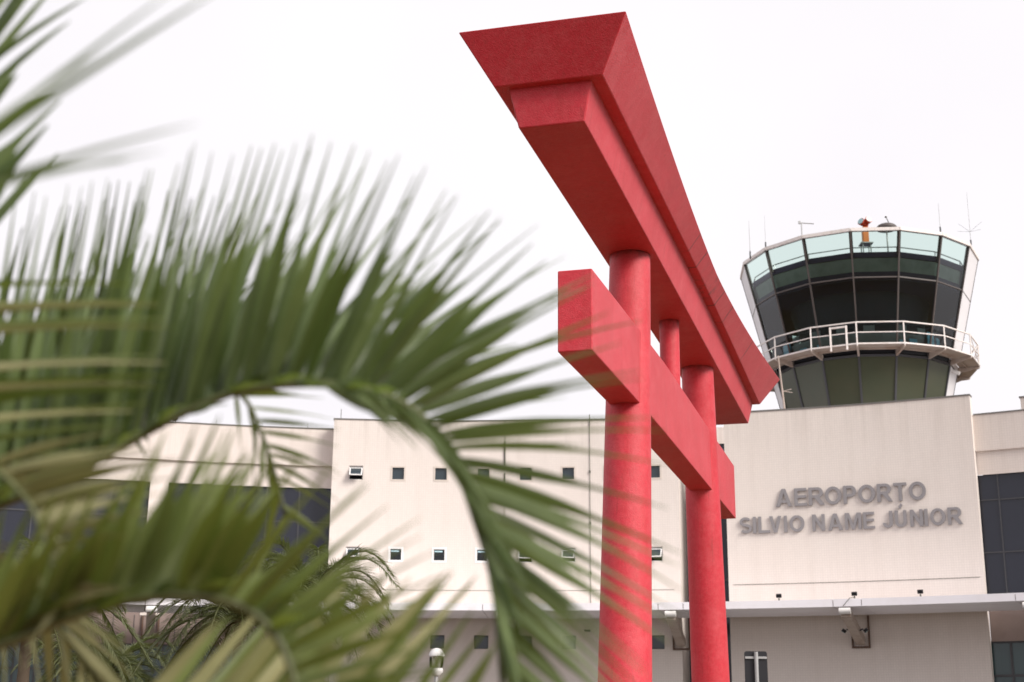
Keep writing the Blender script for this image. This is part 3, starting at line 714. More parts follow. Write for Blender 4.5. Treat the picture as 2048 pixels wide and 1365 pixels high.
twring('cab_floor', 'black', 0.12, 18.70 + EYE, 18.95 + EYE)
b = MB(); b.lathe((TWX, TWY, 0), [(2.6, 18.95 + EYE), (3.6, 22.19 + EYE)], 32); b.build('sky_blocker', 'core', tower)  # added core blocks sky through the cab; navy paints in the glass's reflection
for k, w_, h_ in ((-2.55, 0.75, 1.05), (-1.75, 0.45, 0.5), (-1.2, 0.14, 0.5), (1.25, 0.16, 0.5), (1.65, 0.45, 0.6), (2.35, 0.5, 1.1), (2.72, 0.3, 0.9)):  # added blue boxes stand in for sky seen through the far panes
    b = MB(); a = PH + k * ST; T = Vector((math.cos(a), math.sin(a), 0)); Nn = Vector((math.sin(a), -math.cos(a), 0))
    b.box(tw(k, cone_r(z_deck) - 0.40, 18.95 + EYE + h_ / 2), w_, 0.06, h_, (T, Nn, Vector((0, 0, 1)))); b.build('sky_patch', 'skyblue', tower)
b = MB(); b.lathe((TWX, TWY, 0), [(3.5, 18.96 + EYE), (3.5, 19.75 + EYE), (4.25, 19.85 + EYE), (4.25, 19.7 + EYE), (3.9, 18.96 + EYE)], 16, False); b.build('console', 'consl', tower)
for k, dz in ((-2.3, .3), (-1.4, .24), (-.5, .3), (.35, .22), (1.4, .3), (2.2, .26)):
    a = PH + k * ST; T = Vector((math.cos(a), math.sin(a), 0)); Nn = Vector((math.sin(a), -math.cos(a), 0))
    b = MB(); b.box(tw(k, 4.0, 19.85 + EYE + dz), .55, .06, .38, (T, Nn, Vector((0, 0, 1)))); b.box(tw(k, 4.0, 19.85 + EYE + dz * .4), .06, .05, dz * .8, (T, Nn, Vector((0, 0, 1)))); b.build('monitor', 'consl', tower)
b = MB(); b.lathe((TWX, TWY, 0), [(3.4, 0), (3.5, 14.99 + EYE)], 40); b.build('shaft', 'towerw', tower)
# parapet handrail behind the top glass
b = MB(); zh = 23.56 + EYE + 0.28; ringbar(b, cone_r(zh) - 0.35, zh, 0.045, 0.045)
for k in range(16): b.bar(tw(k, cone_r(zh) - 0.35, 23.56 + EYE), tw(k, cone_r(zh) - 0.35, zh), 0.04)
b.build('roof_rail', 'steel', tower)
# walkway
RW = 5.78; ks = list(range(-6, 7))
b = MB()
for k in ks[:-1]:
    zi = z_deck; ri = cone_r(zi) + 0.08
    b.hexa([tw(k, ri, zi - 0.05), tw(k, RW, zi - 0.05), tw(k + 1, RW, zi - 0.05), tw(k + 1, ri, zi - 0.05)],
           [tw(k, ri, zi), tw(k, RW, zi), tw(k + 1, RW, zi), tw(k + 1, ri, zi)])
deck = b.build('walkway', 'grate', tower); recalc(deck)
b = MB()
for k in ks[:-1]:
    b.bar(tw(k, RW + 0.03, z_deck + 0.0), tw(k + 1, RW + 0.03, z_deck + 0.0), 0.05, 0.07)
b.build('edge_beam', 'rail', deck)
b = MB()
for k in ks[:-1]: b.bar(tw(k, RW - .6, z_deck - 0.10), tw(k + 1, RW - .6, z_deck - 0.10), 0.05, 0.09)
for k in ks:
    a = PH + k * ST; T = Vector((math.cos(a), math.sin(a), 0)) * 0.05
    i0, i1 = tw(k, cone_r(18.5 + EYE) + 0.02, z_deck - 0.06), tw(k, RW, z_deck - 0.06)
    j0, j1 = tw(k, cone_r(18.4 + EYE) + 0.02, z_deck - 0.36), tw(k, RW, z_deck - 0.16)
    b.hexa([j0 - T, j1 - T, j1 + T, j0 + T], [i0 - T, i1 - T, i1 + T, i0 + T])
recalc(b.build('support_arm', 'grate', deck))
z_rt = 19.945 + EYE; RT = RW + 0.02
b = MB()
for z in (z_rt, (z_rt + z_deck) / 2 + 0.03): 
    for k in ks[:-1]: b.bar(tw(k, RT, z), tw(k + 1, RT, z), 0.06 if z == z_rt else 0.045)
for k in ks: b.bar(tw(k, RT, z_deck - 0.1), tw(k, RT, z_rt), 0.06)
for k in (3, 4, 5):
    b.bar(tw(k, RT, z_deck), tw(k + 1, RT, z_rt), 0.035); b.bar(tw(k + 1, RT, z_deck), tw(k, RT, z_rt), 0.035)
for f in (-0.57, -0.22): b.bar(tw(-1, RT, 0).lerp(tw(0, RT, 0), 1 + f) + Vector((0, 0, z_deck - 0.25)), tw(-1, RT, 0).lerp(tw(0, RT, 0), 1 + f) + Vector((0, 0, z_rt - 0.12)), 0.085)
b.bar(tw(-1, RT, 0).lerp(tw(0, RT, 0), 0.43) + Vector((0, 0, z_rt - 0.17)), tw(-1, RT, 0).lerp(tw(0, RT, 0), 0.78) + Vector((0, 0, z_rt - 0.17)), 0.085)
b.build('railing', 'rail', tower)
b = MB(); c = tw(3.35, cone_r(18.2 + EYE) + 0.12, 18.25 + EYE); b.tube([c + Vector((-.25, .1, .18)), c + Vector((.2, -.12, -.05))], 0.10, 12); b.build('flood_lamp', 'white', tower)
# things on the tower roof
def rim_at(xpx, r_=6.05):
    best = min((abs((lambda p: 1024 + FPX * 0 + project(p)[0] - 1024)(tw(k / 50, r_, zt_rim)) - xpx), k / 50) for k in range(-230, 230))
    return best[1]
def project(p):
    c, s = math.cos(PITCH), math.sin(PITCH); z = p.z - EYE
    d = p.y * c + z * s; u = -p.y * s + z * c; X, Y = FPX * p.x / d, -FPX * u / d
    cr_, sr_ = math.cos(ROLL), math.sin(ROLL)
    return 1024 + cr_ * X + sr_ * Y, 682.5 - sr_ * X + cr_ * Y
ants = [(1503, 2.0, 0.035, 'short thick-based whip aerial on the far left of the tower rim', None),
        (1534, 1.75, 0.022, 'thin plain whip aerial second from the left on the tower rim', None),
        (1879, 1.55, 0.026, 'slim aerial with a dark base clamp right of the roof dome', None),
        (1940, 2.9, 0.026, 'tallest aerial with crossed ground rods at the right end of the tower rim', 'x')]
for x, h, r_, lab, ex in ants:
    base = tw(rim_at(x), 6.12, zt_rim + 0.15); a = thing('roof_aerial', base, lab, 'antenna', 'aerials on the tower rim')
    b = MB(); b.tube([base, base + Vector((0, 0, h))], [r_ * .62, r_ * 0.3], 6); b.build('rod', 'steel', a)
    b = MB(); b.tube([base - Vector((0, 0, .12)), base + Vector((0, 0, 0.30))], 0.04, 8)
    if ex:
        for q in range(4): 
            d = Vector((math.cos(q * 1.57 + .5), math.sin(q * 1.57 + .5), 0.35)) * .8; b.tube([base + Vector((0, 0, .75)), base + Vector((0, 0, .75)) + d], 0.006, 5)
    b.build('base_clamp', 'mull', a)
base = tw(rim_at(1606), 6.1, zt_rim + 0.15)
a = thing('wind_arm', base, 'thin pole with one horizontal arm on the tower rim', 'weather pole')
b = MB(); b.tube([base, base + Vector((0, 0, 0.72))], 0.035, 6); b.build('pole', 'steel', a)
b = MB(); b.tube([base + Vector((-.1, 0, 0.70)), base + Vector((.62, 0, 0.66))], 0.028, 6); b.box(base + Vector((-.1, 0, .72)), .1, .1, .14); b.build('arm', 'steel', a)
kb = rim_at(1735); bp = tw(kb, 5.1, 23.56 + EYE); bl = 0.02
bea = thing('signal_beacon', bp, 'orange rotating airport beacon with two lamp heads on a small stand', 'beacon')
b = MB()
for sx in (-.19, .19):
    for sy in (-.2, .2): b.bar(bp + Vector((sx, sy, 0)), bp + Vector((sx, sy, 0.55 + bl)), 0.05)
b.box(bp + Vector((0, 0, .58 + bl)), .6, .6, .06); b.build('stand', 'steel', bea)
b = MB(); b.box(bp + Vector((0, 0, 1.05 + bl)), .30, .30, .84); bevel(b.build('housing', 'orange', bea), .03)
for d, m_ in ((Vector((-.75, -.55, .28)), 'lens'), (Vector((.35, -.95, .35)), 'dish')):
    d = d.normalized(); c = bp + Vector((0.0 if m_ == 'lens' else .06, 0, (1.64 if m_ == 'lens' else 1.70) + bl))
    b = MB(); b.tube([c - d * .18, c + d * .10, c + d * .30], [.10, .16, .19], 18)
    hd = b.build('lamp_head', 'orange2', bea); b = MB(); b.tube([c + d * .301, c + d * .33], .16, 18); b.build('lens', m_ if m_ == 'lens' else 'steel', hd)
kd = rim_at(1784); dp = tw(kd, 5.2, 23.56 + EYE)
a = thing('satellite_dish', dp, 'dark dish lying tilted on the tower roof right of the orange beacon', 'dish')
b = MB(); dp.z += .30; b.tube([dp - Vector((0, 0, .3)), dp + Vector((0, 0, 1.0))], 0.04, 8); b.build('mast', 'steel', a)
b = MB(); prof = [(0.52 * math.sin(t), 0.26 * math.cos(t)) for t in [i * math.pi / 2 / 8 for i in range(9)]][::-1]
b.lathe(dp + Vector((0, 0, 1.08)), [(0.50, -0.05)] + prof[:-1] + [(0.02, .26)], 28)
b.build('bowl', 'dish', a)
b = MB(); b.tube([dp + Vector((.12, -.1, 1.3)), dp + Vector((-.02, -.15, 1.62))], 0.022, 6); b.box(dp + Vector((-.04, -.15, 1.64)), .09, .08, .07); b.build('feed_arm', 'dish', a)
# pole aerial standing on the sign block roof beside the tower
p = arc_px(1572, 815, AR + 3); base = arc_pt(AR + 3, p[0], zS - 0.2)
a = thing('mast_aerial', base, 'slender rusty mast with a small branched aerial beside the tower skirt', 'antenna')
tp_ = at(1556, 712, base.y)
b = MB(); b.tube([base, base.lerp(tp_, .5), Vector((tp_.x, tp_.y, tp_.z))], [.05, .045, .03], 8); b.build('mast', 'strut', a)
c = at(1567, 783, base.y); b = MB()
for d in (Vector((.36, -.02, .10)), Vector((.40, 0, -.06)), Vector((-.1, 0, .12)), Vector((-.08, 0, -.05))): b.tube([c, c + d], .016, 5)
b.build('branch', 'strut', a)

# ------------------------------------------------------------------ small things by the terminal
for x, y, lab in ((1558, 1199, 'small black floodlight at the left end of the canopy edge row'), (1709, 1194, 'small black floodlight with a loose wire above a canopy bracket'), (1841, 1190, 'small black floodlight nearest the dark glass wing')):
    p = P(x, y, AR - 3.85); base = arc_pt(AR - 3.85, p, zCanT); T = Vector((math.cos(p), -math.sin(p), 0)); Nn = Vector((math.sin(p), math.cos(p), 0)); U = Vector((0, 0, 1))
    f = thing('floodlight', base, lab, 'floodlight', 'floodlights along the canopy edge')
    b = MB(); b.box(base + U * .05, .05, .05, .10, (T, Nn, U)); b.build('stand', 'cable', f)
    ax = (T, (Nn * .94 + U * .34).normalized(), (U * .94 - Nn * .34).normalized())
    b = MB(); b.box(base + U * .19, .20, .12, .13, ax); h = b.build('housing', 'signback', f)
    b = MB(); b.box(base + U * .19 + ax[1] * .065, .17, .008, .10, ax); b.build('glass', 'pane', h)
    if x == 1709:
        b = MB(); b.tube([base + U * .06, base + U * .02 - T * .15 - Nn * .18, base - T * .42 - Nn * .19 - U * .28], .012, 5); b.build('wire', 'cable', f)
for sg, lab in ((-1, 'small spotlight on the left flank of a canopy bracket'), (1, 'small spotlight on the right flank of a canopy bracket')):
    p = P(1690, 1222, AR - 3.9); T = Vector((math.cos(p), -math.sin(p), 0)); Nn = Vector((math.sin(p), math.cos(p), 0)); U = Vector((0, 0, 1))
    base = arc_pt(AR - 1.6, p + sg * 0.19 / AR, zCanB - 0.72)
    f = thing('spotlight', base, lab, 'spotlight', 'spotlights on the canopy bracket')
    b = MB(); b.bar(base, base + T * sg * .14 + U * .06, .05); b.build('arm', 'signback', f)
    b = MB(); c = base + T * sg * .20; ax = (T, Nn, U); b.tube([c + U * .05, c - U * .05 + T * sg * .07], .09, 12); hd = b.build('head', 'signback', f)
    b = MB(); b.tube([c - U * .051 + T * sg * .07, c - U * .058 + T * sg * .075], .075, 12); b.build('lens', 'lens', hd)
# lamp post
g = at(873, 1322, 40.0); base = Vector((g.x, g.y, 0)); lamp = thing('street_lamp', base, 'lamp post with white domed cap and clear lantern behind the palm leaves', 'street lamp')
b = MB(); b.lathe(base, [(.14, 0), (.14, .5), (.06, .6), (.05, g.z - .32)], 16); b.build('post', 'steel', lamp)
zl = at(873, 1313, 40.0).z
b = MB(); b.lathe(Vector((g.x, g.y, zl)), [(.215, 0), (.212, .05), (.185, .12), (.13, .185), (.06, .215), (.01, .222)], 28); b.build('cap', 'dome', lamp)
b = MB(); b.lathe(Vector((g.x, g.y, zl - .36)), [(.15, 0), (.19, .12), (.195, .34)], 24); b.build('lantern', 'clear', lamp)
b = MB(); b.lathe(Vector((g.x, g.y, zl - .42)), [(.10, -.1), (.19, .0), (.175, .10), (.05, .14)], 24); b.tube([(g.x - .06, g.y, zl - .3), (g.x - .06, g.y, zl - .02)], .035, 10); b.tube([(g.x + .06, g.y, zl - .3), (g.x + .06, g.y, zl - .02)], .035, 10)
b.build('fitting', 'dome', lamp)
# road sign seen from behind
g = at(1511, 1303, 37.0); base = Vector((g.x, g.y, 0)); sgn = thing('road_sign', base, 'tall dark road sign seen from behind with grey cross shaped post', 'road sign')
b = MB(); W2 = .29; zt_ = g.z; zb_ = zt_ - 1.25; rr = .06; pts = []
for cx_, cz_, a0 in ((W2 - rr, zt_ - rr, 0), (-W2 + rr, zt_ - rr, 90), (-W2 + rr, zb_ + rr, 180), (W2 - rr, zb_ + rr, 270)):
    for q in range(5): pts.append((cx_ + rr * math.cos(R(a0 + q * 22.5)), cz_ + rr * math.sin(R(a0 + q * 22.5))))
n = len(pts); b.mesh([(base.x + x, base.y, z) for x, z in pts] + [(base.x + x, base.y + .012, z) for x, z in pts], [tuple(range(n)), tuple(range(2 * n - 1, n - 1, -1))] + [(k, n + k, n + (k + 1) % n, (k + 1) % n) for k in range(n)])
recalc(b.build('panel', 'signback', sgn))
b = MB(); b.tube([(base.x, base.y - .06, 0), (base.x, base.y - .06, zt_ - .02)], .052, 16); b.build('post', 'steel', sgn)
b = MB()
for z in (zt_ - .16, zb_ + .2): b.box((base.x, base.y - .03, z), W2 * 2 - .03, .03, .055)
b.build('crossbar', 'steel', sgn)
# birds
def bird(pos, lab):
    a = thing('bird', pos, lab, 'bird')
    b = MB(); c = pos + Vector((0, 0, .11)); b.tube([c + Vector((-.13, 0, -.05)), c + Vector((-.07, 0, -.01)), c, c + Vector((.06, 0, .05)), c + Vector((.085, 0, .10)), c + Vector((.12, 0, .11))], [.012, .045, .065, .05, .038, .008], 10)
    b.tube([pos + Vector((0, -.02, 0)), c], .008, 5); b.tube([pos + Vector((.02, .02, 0)), c], .008, 5); b.build('body', 'bird', a)
p = P(350, 845, RL); bird(arc_pt(RL - .02, p, zW + .05), 'small dark bird perched on the roof edge of the left wing')

# ------------------------------------------------------------------ palms
def cat(pts, t):
    """Catmull-Rom through pts at float index t"""
    n = len(pts); i = max(0, min(n - 2, int(math.floor(t)))); f = t - i
    p0, p1, p2, p3 = pts[max(i - 1, 0)], pts[i], pts[i + 1], pts[min(i + 2, n - 1)]
    return 0.5 * ((2 * p1) + (p2 - p0) * f + (2 * p0 - 5 * p1 + 4 * p2 - p3) * f * f + (3 * p1 - p0 - 3 * p2 + p3) * f**3)
PROF = [(0, .5), (.08, .8), (.2, 1.0), (.36, 1.0), (.46, .88), (.54, .66), (.60, .45), (.68, .33), (.84, .22), (1, .06)]
def leaflet(b, base, tip, w, side, bend, fold=0.28, prof=PROF):
    d = tip - base; ln = d.length
    if ln < 1e-4: return
    ctrl = (base + tip) / 2 + bend; side = side.normalized(); vs = []; fs = []
    for t, k in prof:
        p = base * (1 - t)**2 + ctrl * 2 * t * (1 - t) + tip * t * t
        tan = ((ctrl - base) * (1 - t) + (tip - ctrl) * t).normalized()
        s = (side - tan * side.dot(tan)).normalized(); nrm = tan.cross(s); h = w * k / 2
        vs += [p - s * h - nrm * h * fold * 2, p, p + s * h - nrm * h * fold * 2]
    for i in range(len(prof) - 1):
        a, c = 3 * i, 3 * i + 3; fs += [(a, a + 1, c + 1, c), (a + 1, a + 2, c + 2, c + 1)]
    b.mesh(vs, fs, True)
def keyed(keys, t):
    if t <= keys[0][0]: return keys[0][1:]
    for a, c in zip(keys, keys[1:]):
        if t <= c[0]:
            f = (t - a[0]) / (c[0] - a[0]); return [x + (y - x) * f for x, y in zip(a[1:], c[1:])]
    return keys[-1][1:]
SLIM = [(0, .5), (.15, .9), (.35, 1), (.55, .85), (.75, .6), (.9, .35), (1, .05)]
VIEWUP = Vector((0, 0, 1))
FAR = 1.25
def frond(parent, rach, rows, stem_r=(0.011, 0.004), material='leafA', stem_mat='stem', nst=40, explicit=None):
    """rach: (px, py, depth); rows: dicts with keys [(index, tip px, tip py, tip depth)], n, w, jit"""
    pts = [at(x, y, d * FAR) for x, y, d in rach]; n = len(pts) - 1
    b = MB()
    for row in rows:
        k0, k1 = row['keys'][0][0], row['keys'][-1][0]
        for i in range(row['n']):
            t = k0 + (k1 - k0) * (i + rnd.uniform(-.3, .3) + .5) / row['n']; t = max(0, min(n - 0.001, t))
            base = cat(pts, t); tx, ty, td = keyed(row['keys'], t); j = row.get('jit', 25)
            tip = at(tx + rnd.uniform(-j, j), ty + rnd.uniform(-j, j), td * FAR + rnd.uniform(-.14, .14))
            d = (tip - base)
            if row.get('short'): tip = base + d * rnd.uniform(*row['short']); d = tip - base
            view = (base - Vector((0, 0, EYE))).normalized()
            s = d.cross(view).normalized(); s = Matrix.Rotation(R(rnd.uniform(-1, 1) * row.get('roll', 50)), 3, d.normalized()) @ s
            up = Vector((0, 0, 1)); bend = (up - d.normalized() * up.dot(d.normalized())) * d.length * row.get('bend', .05) * rnd.uniform(.5, 1.5)
            leaflet(b, base, tip, row['w'] * FAR * rnd.uniform(.8, 1.15), s, bend, row.get('fold', .28), row.get('prof', PROF))
    for bx, by, tx, ty, dd, w_, bd in (explicit or ()):
        base, tip = at(bx, by, dd * FAR), at(tx, ty, dd * FAR); d = tip - base; s = d.cross((base - Vector((0, 0, EYE))).normalized()).normalized()
        s = Matrix.Rotation(R(rnd.uniform(-35, 35)), 3, d.normalized()) @ s
        leaflet(b, base, tip, w_ * FAR * (1 if w_ > .03 else .8), s, (Vector((0, 0, 1)) - d.normalized() * d.normalized().z) * d.length * bd, .28, PROF if w_ > .03 else SLIM)
    ps = [cat(pts, n * i / nst) for i in range(nst)]
    if explicit: b.tube(ps, [FAR * (stem_r[0] + (stem_r[1] - stem_r[0]) * i / nst) for i in range(nst)], 8)
    f = b.build('frond', material, parent)
    if explicit: return f
    sb = MB(); sb.tube(ps, [FAR * (stem_r[0] + (stem_r[1] - stem_r[0]) * i / nst) for i in range(nst)], 8)
    sb.build('stem', stem_mat, f); return f
crown = at(-560, 1120, 2.5 * FAR)
palm = thing('palm_tree', Vector((crown.x, crown.y, 0)), 'blurred foreground palm whose long arching fronds hang in from the left', 'palm tree')
b = MB(); b.tube([Vector((crown.x, crown.y, crown.z * i / 12)) for i in range(13)], [.16 - .004 * i + .012 * (i % 2) for i in range(13)], 18); b.build('trunk', 'trunk', palm)
# main arching frond
r1 = [(-560, 1120, 2.5), (-220, 1080, 2.45), (0, 1010, 2.4), (160, 940, 2.35), (340, 840, 2.3), (480, 782, 2.25), (640, 768, 2.2), (760, 788, 2.2), (850, 838, 2.2), (910, 930, 2.2), (950, 1040, 2.2), (985, 1160, 2.2), (1000, 1300, 2.2), (1008, 1440, 2.2)]
k1 = [(0.6, -330, 520, 2.3), (2, 20, 375, 2.25), (3, 225, 350, 2.25), (3.6, 325, 285, 2.2), (4, 420, 300, 2.2), (4.7, 525, 285, 2.15), (5.2, 605, 275, 2.1), (5.7, 745, 315, 2.1), (6.2, 850, 345, 2.1), (6.6, 960, 410, 2.1), (7, 1050, 490, 2.1), (7.4, 1180, 590, 2.1), (7.7, 1220, 650, 2.1), (7.9, 1235, 690, 2.1), (8.1, 1260, 735, 2.1), (8.3, 1270, 780, 2.1), (8.5, 1295, 860, 2.1), (8.75, 1320, 960, 2.1), (9.0, 1335, 1060, 2.1), (9.5, 1330, 1190, 2.1), (10, 1300, 1275, 2.1), (10.5, 1275, 1360, 2.1), (11, 1250, 1430, 2.1), (12, 1200, 1530, 2.1), (12.8, 1150, 1620, 2.1)]
k1b = [(0.6, -260, 560, 2.65), (2, 70, 420, 2.65), (3, 265, 390, 2.65), (4, 470, 350, 2.6), (5.0, 610, 330, 2.6), (6.0, 850, 420, 2.55), (6.6, 960, 500, 2.55), (7, 1040, 580, 2.5), (7.5, 1100, 680, 2.5), (8, 1130, 760, 2.5), (8.5, 1150, 850, 2.5), (9, 1150, 960, 2.5), (10, 1150, 1150, 2.5), (11, 1120, 1320, 2.5), (12, 1090, 1440, 2.5)]
k1c = [(6.0, 770, 850, 2.1), (7.0, 900, 930, 2.1), (8.0, 985, 1040, 2.1), (9, 1040, 1150, 2.1), (9.7, 1060, 1180, 2.1), (10.3, 1050, 1290, 2.1), (11, 1040, 1370, 2.1), (12, 1040, 1480, 2.1)]
cut = lambda k, a, e: [[a] + list(keyed(k, a))] + [list(q) for q in k if a < q[0] < e] + [[e] + list(keyed(k, e))]
def shift(k, dx, dy, dd): return [(q[0], q[1] + dx, q[2] + dy, q[3] + dd) for q in k]
lean = lambda k: [(q[0], q[1] + 85 * max(0, min(1, (6.4 - q[0]) / 2)), q[2], q[3]) for q in k]
frond(palm, r1, [dict(keys=lean(cut(k1, .6, 7.7)), n=44, w=.024, jit=18, roll=40, bend=.03),
    dict(keys=shift(cut(k1, 1.5, 7.4), 150, 80, .25), n=27, w=.018, jit=28, roll=45, bend=.05), dict(keys=shift(lean(cut(k1, .6, 7)), 10, 190, .35), n=40, w=.022, jit=34, roll=40, bend=.05),
    dict(keys=shift(cut(k1, 7.7, 12.8), 25, 5, 0), n=27, w=.018, jit=20, roll=45, bend=.05), dict(keys=cut(k1b, 7.5, 12), n=10, w=.012, jit=36, roll=60, bend=.06),
    dict(keys=[(0.7, -200, 560, 2.75), (2, 120, 530, 2.75), (3, 300, 500, 2.75), (4.0, 450, 480, 2.7)], n=30, w=.024, jit=40, roll=40, bend=.05),
    dict(keys=[(1.2, -90, 680, 2.5), (2, 120, 640, 2.5), (3, 260, 610, 2.5), (4.6, 500, 580, 2.5), (6, 740, 610, 2.5)], n=44, w=.026, jit=40, roll=40, bend=.05),
    dict(keys=[(1.2, -40, 960, 2.3), (2, 60, 960, 2.3), (4, 400, 800, 2.2), (5, 560, 760, 2.2), (6, 730, 765, 2.1), (7, 830, 810, 2.1)], n=30, w=.014, jit=24, roll=60, bend=.08),
    dict(keys=k1c, n=46, w=.014, jit=18, roll=60, bend=.05)], (.009, .004), 'leafA')
# darker frond crossing behind it, filling the left edge
r0 = [(-540, 1080, 2.9), (-280, 1010, 2.9), (-60, 950, 2.9), (90, 900, 2.9), (220, 850, 2.85), (330, 790, 2.85), (420, 740, 2.85)]
k0 = [(0.8, -170, 560, 2.85), (2, 60, 430, 2.8), (3, 200, 390, 2.8), (4, 320, 380, 2.75), (5, 440, 420, 2.75), (6, 560, 470, 2.75)]
frond(palm, r0, [dict(keys=k0, n=34, w=.030, jit=26, roll=40, bend=.04), dict(keys=shift(k0, 40, 130, .1), n=34, w=.030, jit=40, roll=40, bend=.05),
    dict(keys=[(0.8, -120, 1060, 2.8), (2, 10, 1010, 2.8), (3, 140, 960, 2.8), (4, 260, 900, 2.8), (5, 370, 835, 2.8)], n=26, w=.026, jit=20, roll=50, bend=.06),
    dict(keys=[(0.8, 60, 800, 2.8), (2, 200, 740, 2.8), (3, 320, 690, 2.8), (4.5, 430, 640, 2.8)], n=22, w=.028, jit=30, roll=50, bend=.06)], (.008, .004), 'leafE')
# lower frond
r2 = [(-560, 1150, 2.4), (-200, 1320, 2.15), (0, 1290, 2.05), (130, 1238, 2.0), (270, 1200, 1.95), (400, 1192, 1.9), (500, 1222, 1.9), (560, 1285, 1.9), (590, 1370, 1.9), (600, 1480, 1.9)]
k2 = [(1.2, -60, 1010, 1.95), (2, 130, 1010, 1.9), (3, 290, 940, 1.9), (3.6, 345, 875, 1.85), (4.1, 420, 840, 1.85), (4.6, 475, 870, 1.8), (5.0, 530, 905, 1.8), (5.4, 630, 925, 1.8), (5.8, 720, 955, 1.8), (6.2, 790, 1010, 1.8), (6.6, 840, 1060, 1.8), (7.0, 880, 1120, 1.8), (7.5, 910, 1200, 1.8), (8, 900, 1290, 1.8), (9, 860, 1420, 1.8)]
k2b = [(1.5, 80, 1060, 2.2), (3, 330, 1000, 2.2), (4, 440, 930, 2.2), (5, 580, 980, 2.2), (6, 740, 1060, 2.15), (7, 800, 1160, 2.15), (8, 800, 1300, 2.1)]
frond(palm, r2, [dict(keys=cut(k2, 1.2, 5.4), n=21, w=.034, jit=22, roll=40, bend=.03), dict(keys=cut(k2, 5.4, 9), n=15, w=.017, jit=20, roll=45, bend=.03), dict(keys=cut(k2b, 1.5, 5), n=15, w=.022, jit=40, roll=50, bend=.06),
    dict(keys=shift(cut(k2, 2, 5), 60, 70, .2), n=12, w=.024, jit=40, roll=50, bend=.06),
    dict(keys=[(1.5, 90, 1180, 2), (3, 230, 1160, 1.95), (5, 500, 1130, 1.9), (6.5, 640, 1200, 1.9), (8, 690, 1330, 1.9)], n=26, w=.022, jit=40, roll=60, bend=.08)], (.009, .005), 'leafB')
# thin tip of a frond hanging behind the main arch
r9 = [(300, 860, 2.75), (400, 790, 2.75), (480, 790, 2.7), (520, 860, 2.7), (548, 940, 2.7), (572, 1040, 2.7)]
k9 = [(1.6, 600, 790, 2.65), (2.4, 660, 830, 2.65), (3.2, 680, 920, 2.65), (4, 680, 1010, 2.65), (5, 650, 1120, 2.65)]
frond(palm, r9, [dict(keys=k9, n=11, w=.011, jit=16, roll=50, bend=.05), dict(keys=shift(k9, -150, 110, .1), n=8, w=.010, jit=24, roll=50, bend=.05)], (.006, .003), 'leafB')
# pale frond at the bottom edge
r3 = [(-540, 1180, 2.4), (-150, 1500, 2.2), (120, 1620, 2.1), (300, 1640, 2.05), (440, 1640, 2.0), (560, 1640, 2.0), (680, 1650, 2.0), (800, 1690, 2.0)]
k3 = [(1.8, 380, 1260, 2.1), (2.4, 560, 1200, 2.1), (3, 690, 1150, 2.05), (3.6, 800, 1150, 2.05), (4.2, 910, 1150, 2.05), (4.6, 960, 1165, 2.05)]
frond(palm, r3, [dict(keys=k3, n=9, w=.027, jit=18, roll=25, bend=.03, prof=SLIM)], (.014, .007), 'leafC')
r3b = [(x + 50, y + 15, d + .15) for x, y, d in r3]
frond(palm, r3b, [dict(keys=shift(k3, 30, 10, .2), n=8, w=.028, jit=24, roll=25, bend=.03, prof=SLIM),
    dict(keys=[(4.4, 830, 1225, 2.1), (5.4, 960, 1232, 2.1), (6.6, 1015, 1300, 2.1)], n=6, w=.020, jit=16, roll=30, bend=.03, prof=SLIM)], (.013, .007), 'leafB')
# small pale frond at the left
r4 = [(-520, 1060, 2.4), (-260, 930, 2.15), (-60, 920, 2.0), (40, 985, 1.98), (78, 1050, 1.98), (103, 1130, 1.98), (115, 1230, 1.98)]
k4 = [(2.2, 240, 860, 1.95), (2.6, 320, 890, 1.95), (3.0, 350, 915, 1.95), (3.4, 340, 955, 1.95), (4, 310, 1010, 1.95), (4.5, 275, 1060, 1.95), (5, 250, 1110, 1.95), (5.8, 235, 1200, 1.95)]
frond(palm, r4, [dict(keys=k4, n=20, w=.015, jit=18, roll=40, bend=.05), dict(keys=shift(k4, -170, 130, .1), n=14, w=.012, jit=24, roll=50, bend=.05)], (.005, .003), 'leafC')
# frond hanging into the bottom left corner
r5 = [(-540, 1050, 2.6), (-300, 1020, 2.6), (-80, 1070, 2.6), (50, 1170, 2.6), (150, 1290, 2.6), (220, 1400, 2.6), (270, 1500, 2.6)]
k5 = [(1.2, 60, 1120, 2.55), (2, 170, 1210, 2.55), (2.6, 230, 1270, 2.5), (3.2, 280, 1350, 2.5), (4, 320, 1450, 2.5), (5, 350, 1550, 2.5)]
k5b = [(1.2, -160, 1250, 2.6), (2, -20, 1330, 2.6), (3, 80, 1420, 2.6), (4, 150, 1500, 2.6), (5, 200, 1600, 2.6)]
frond(palm, r5, [dict(keys=k5, n=15, w=.015, jit=26, roll=50, bend=.04), dict(keys=k5b, n=15, w=.015, jit=40, roll=50, bend=.04)], (.012, .006), 'leafC')
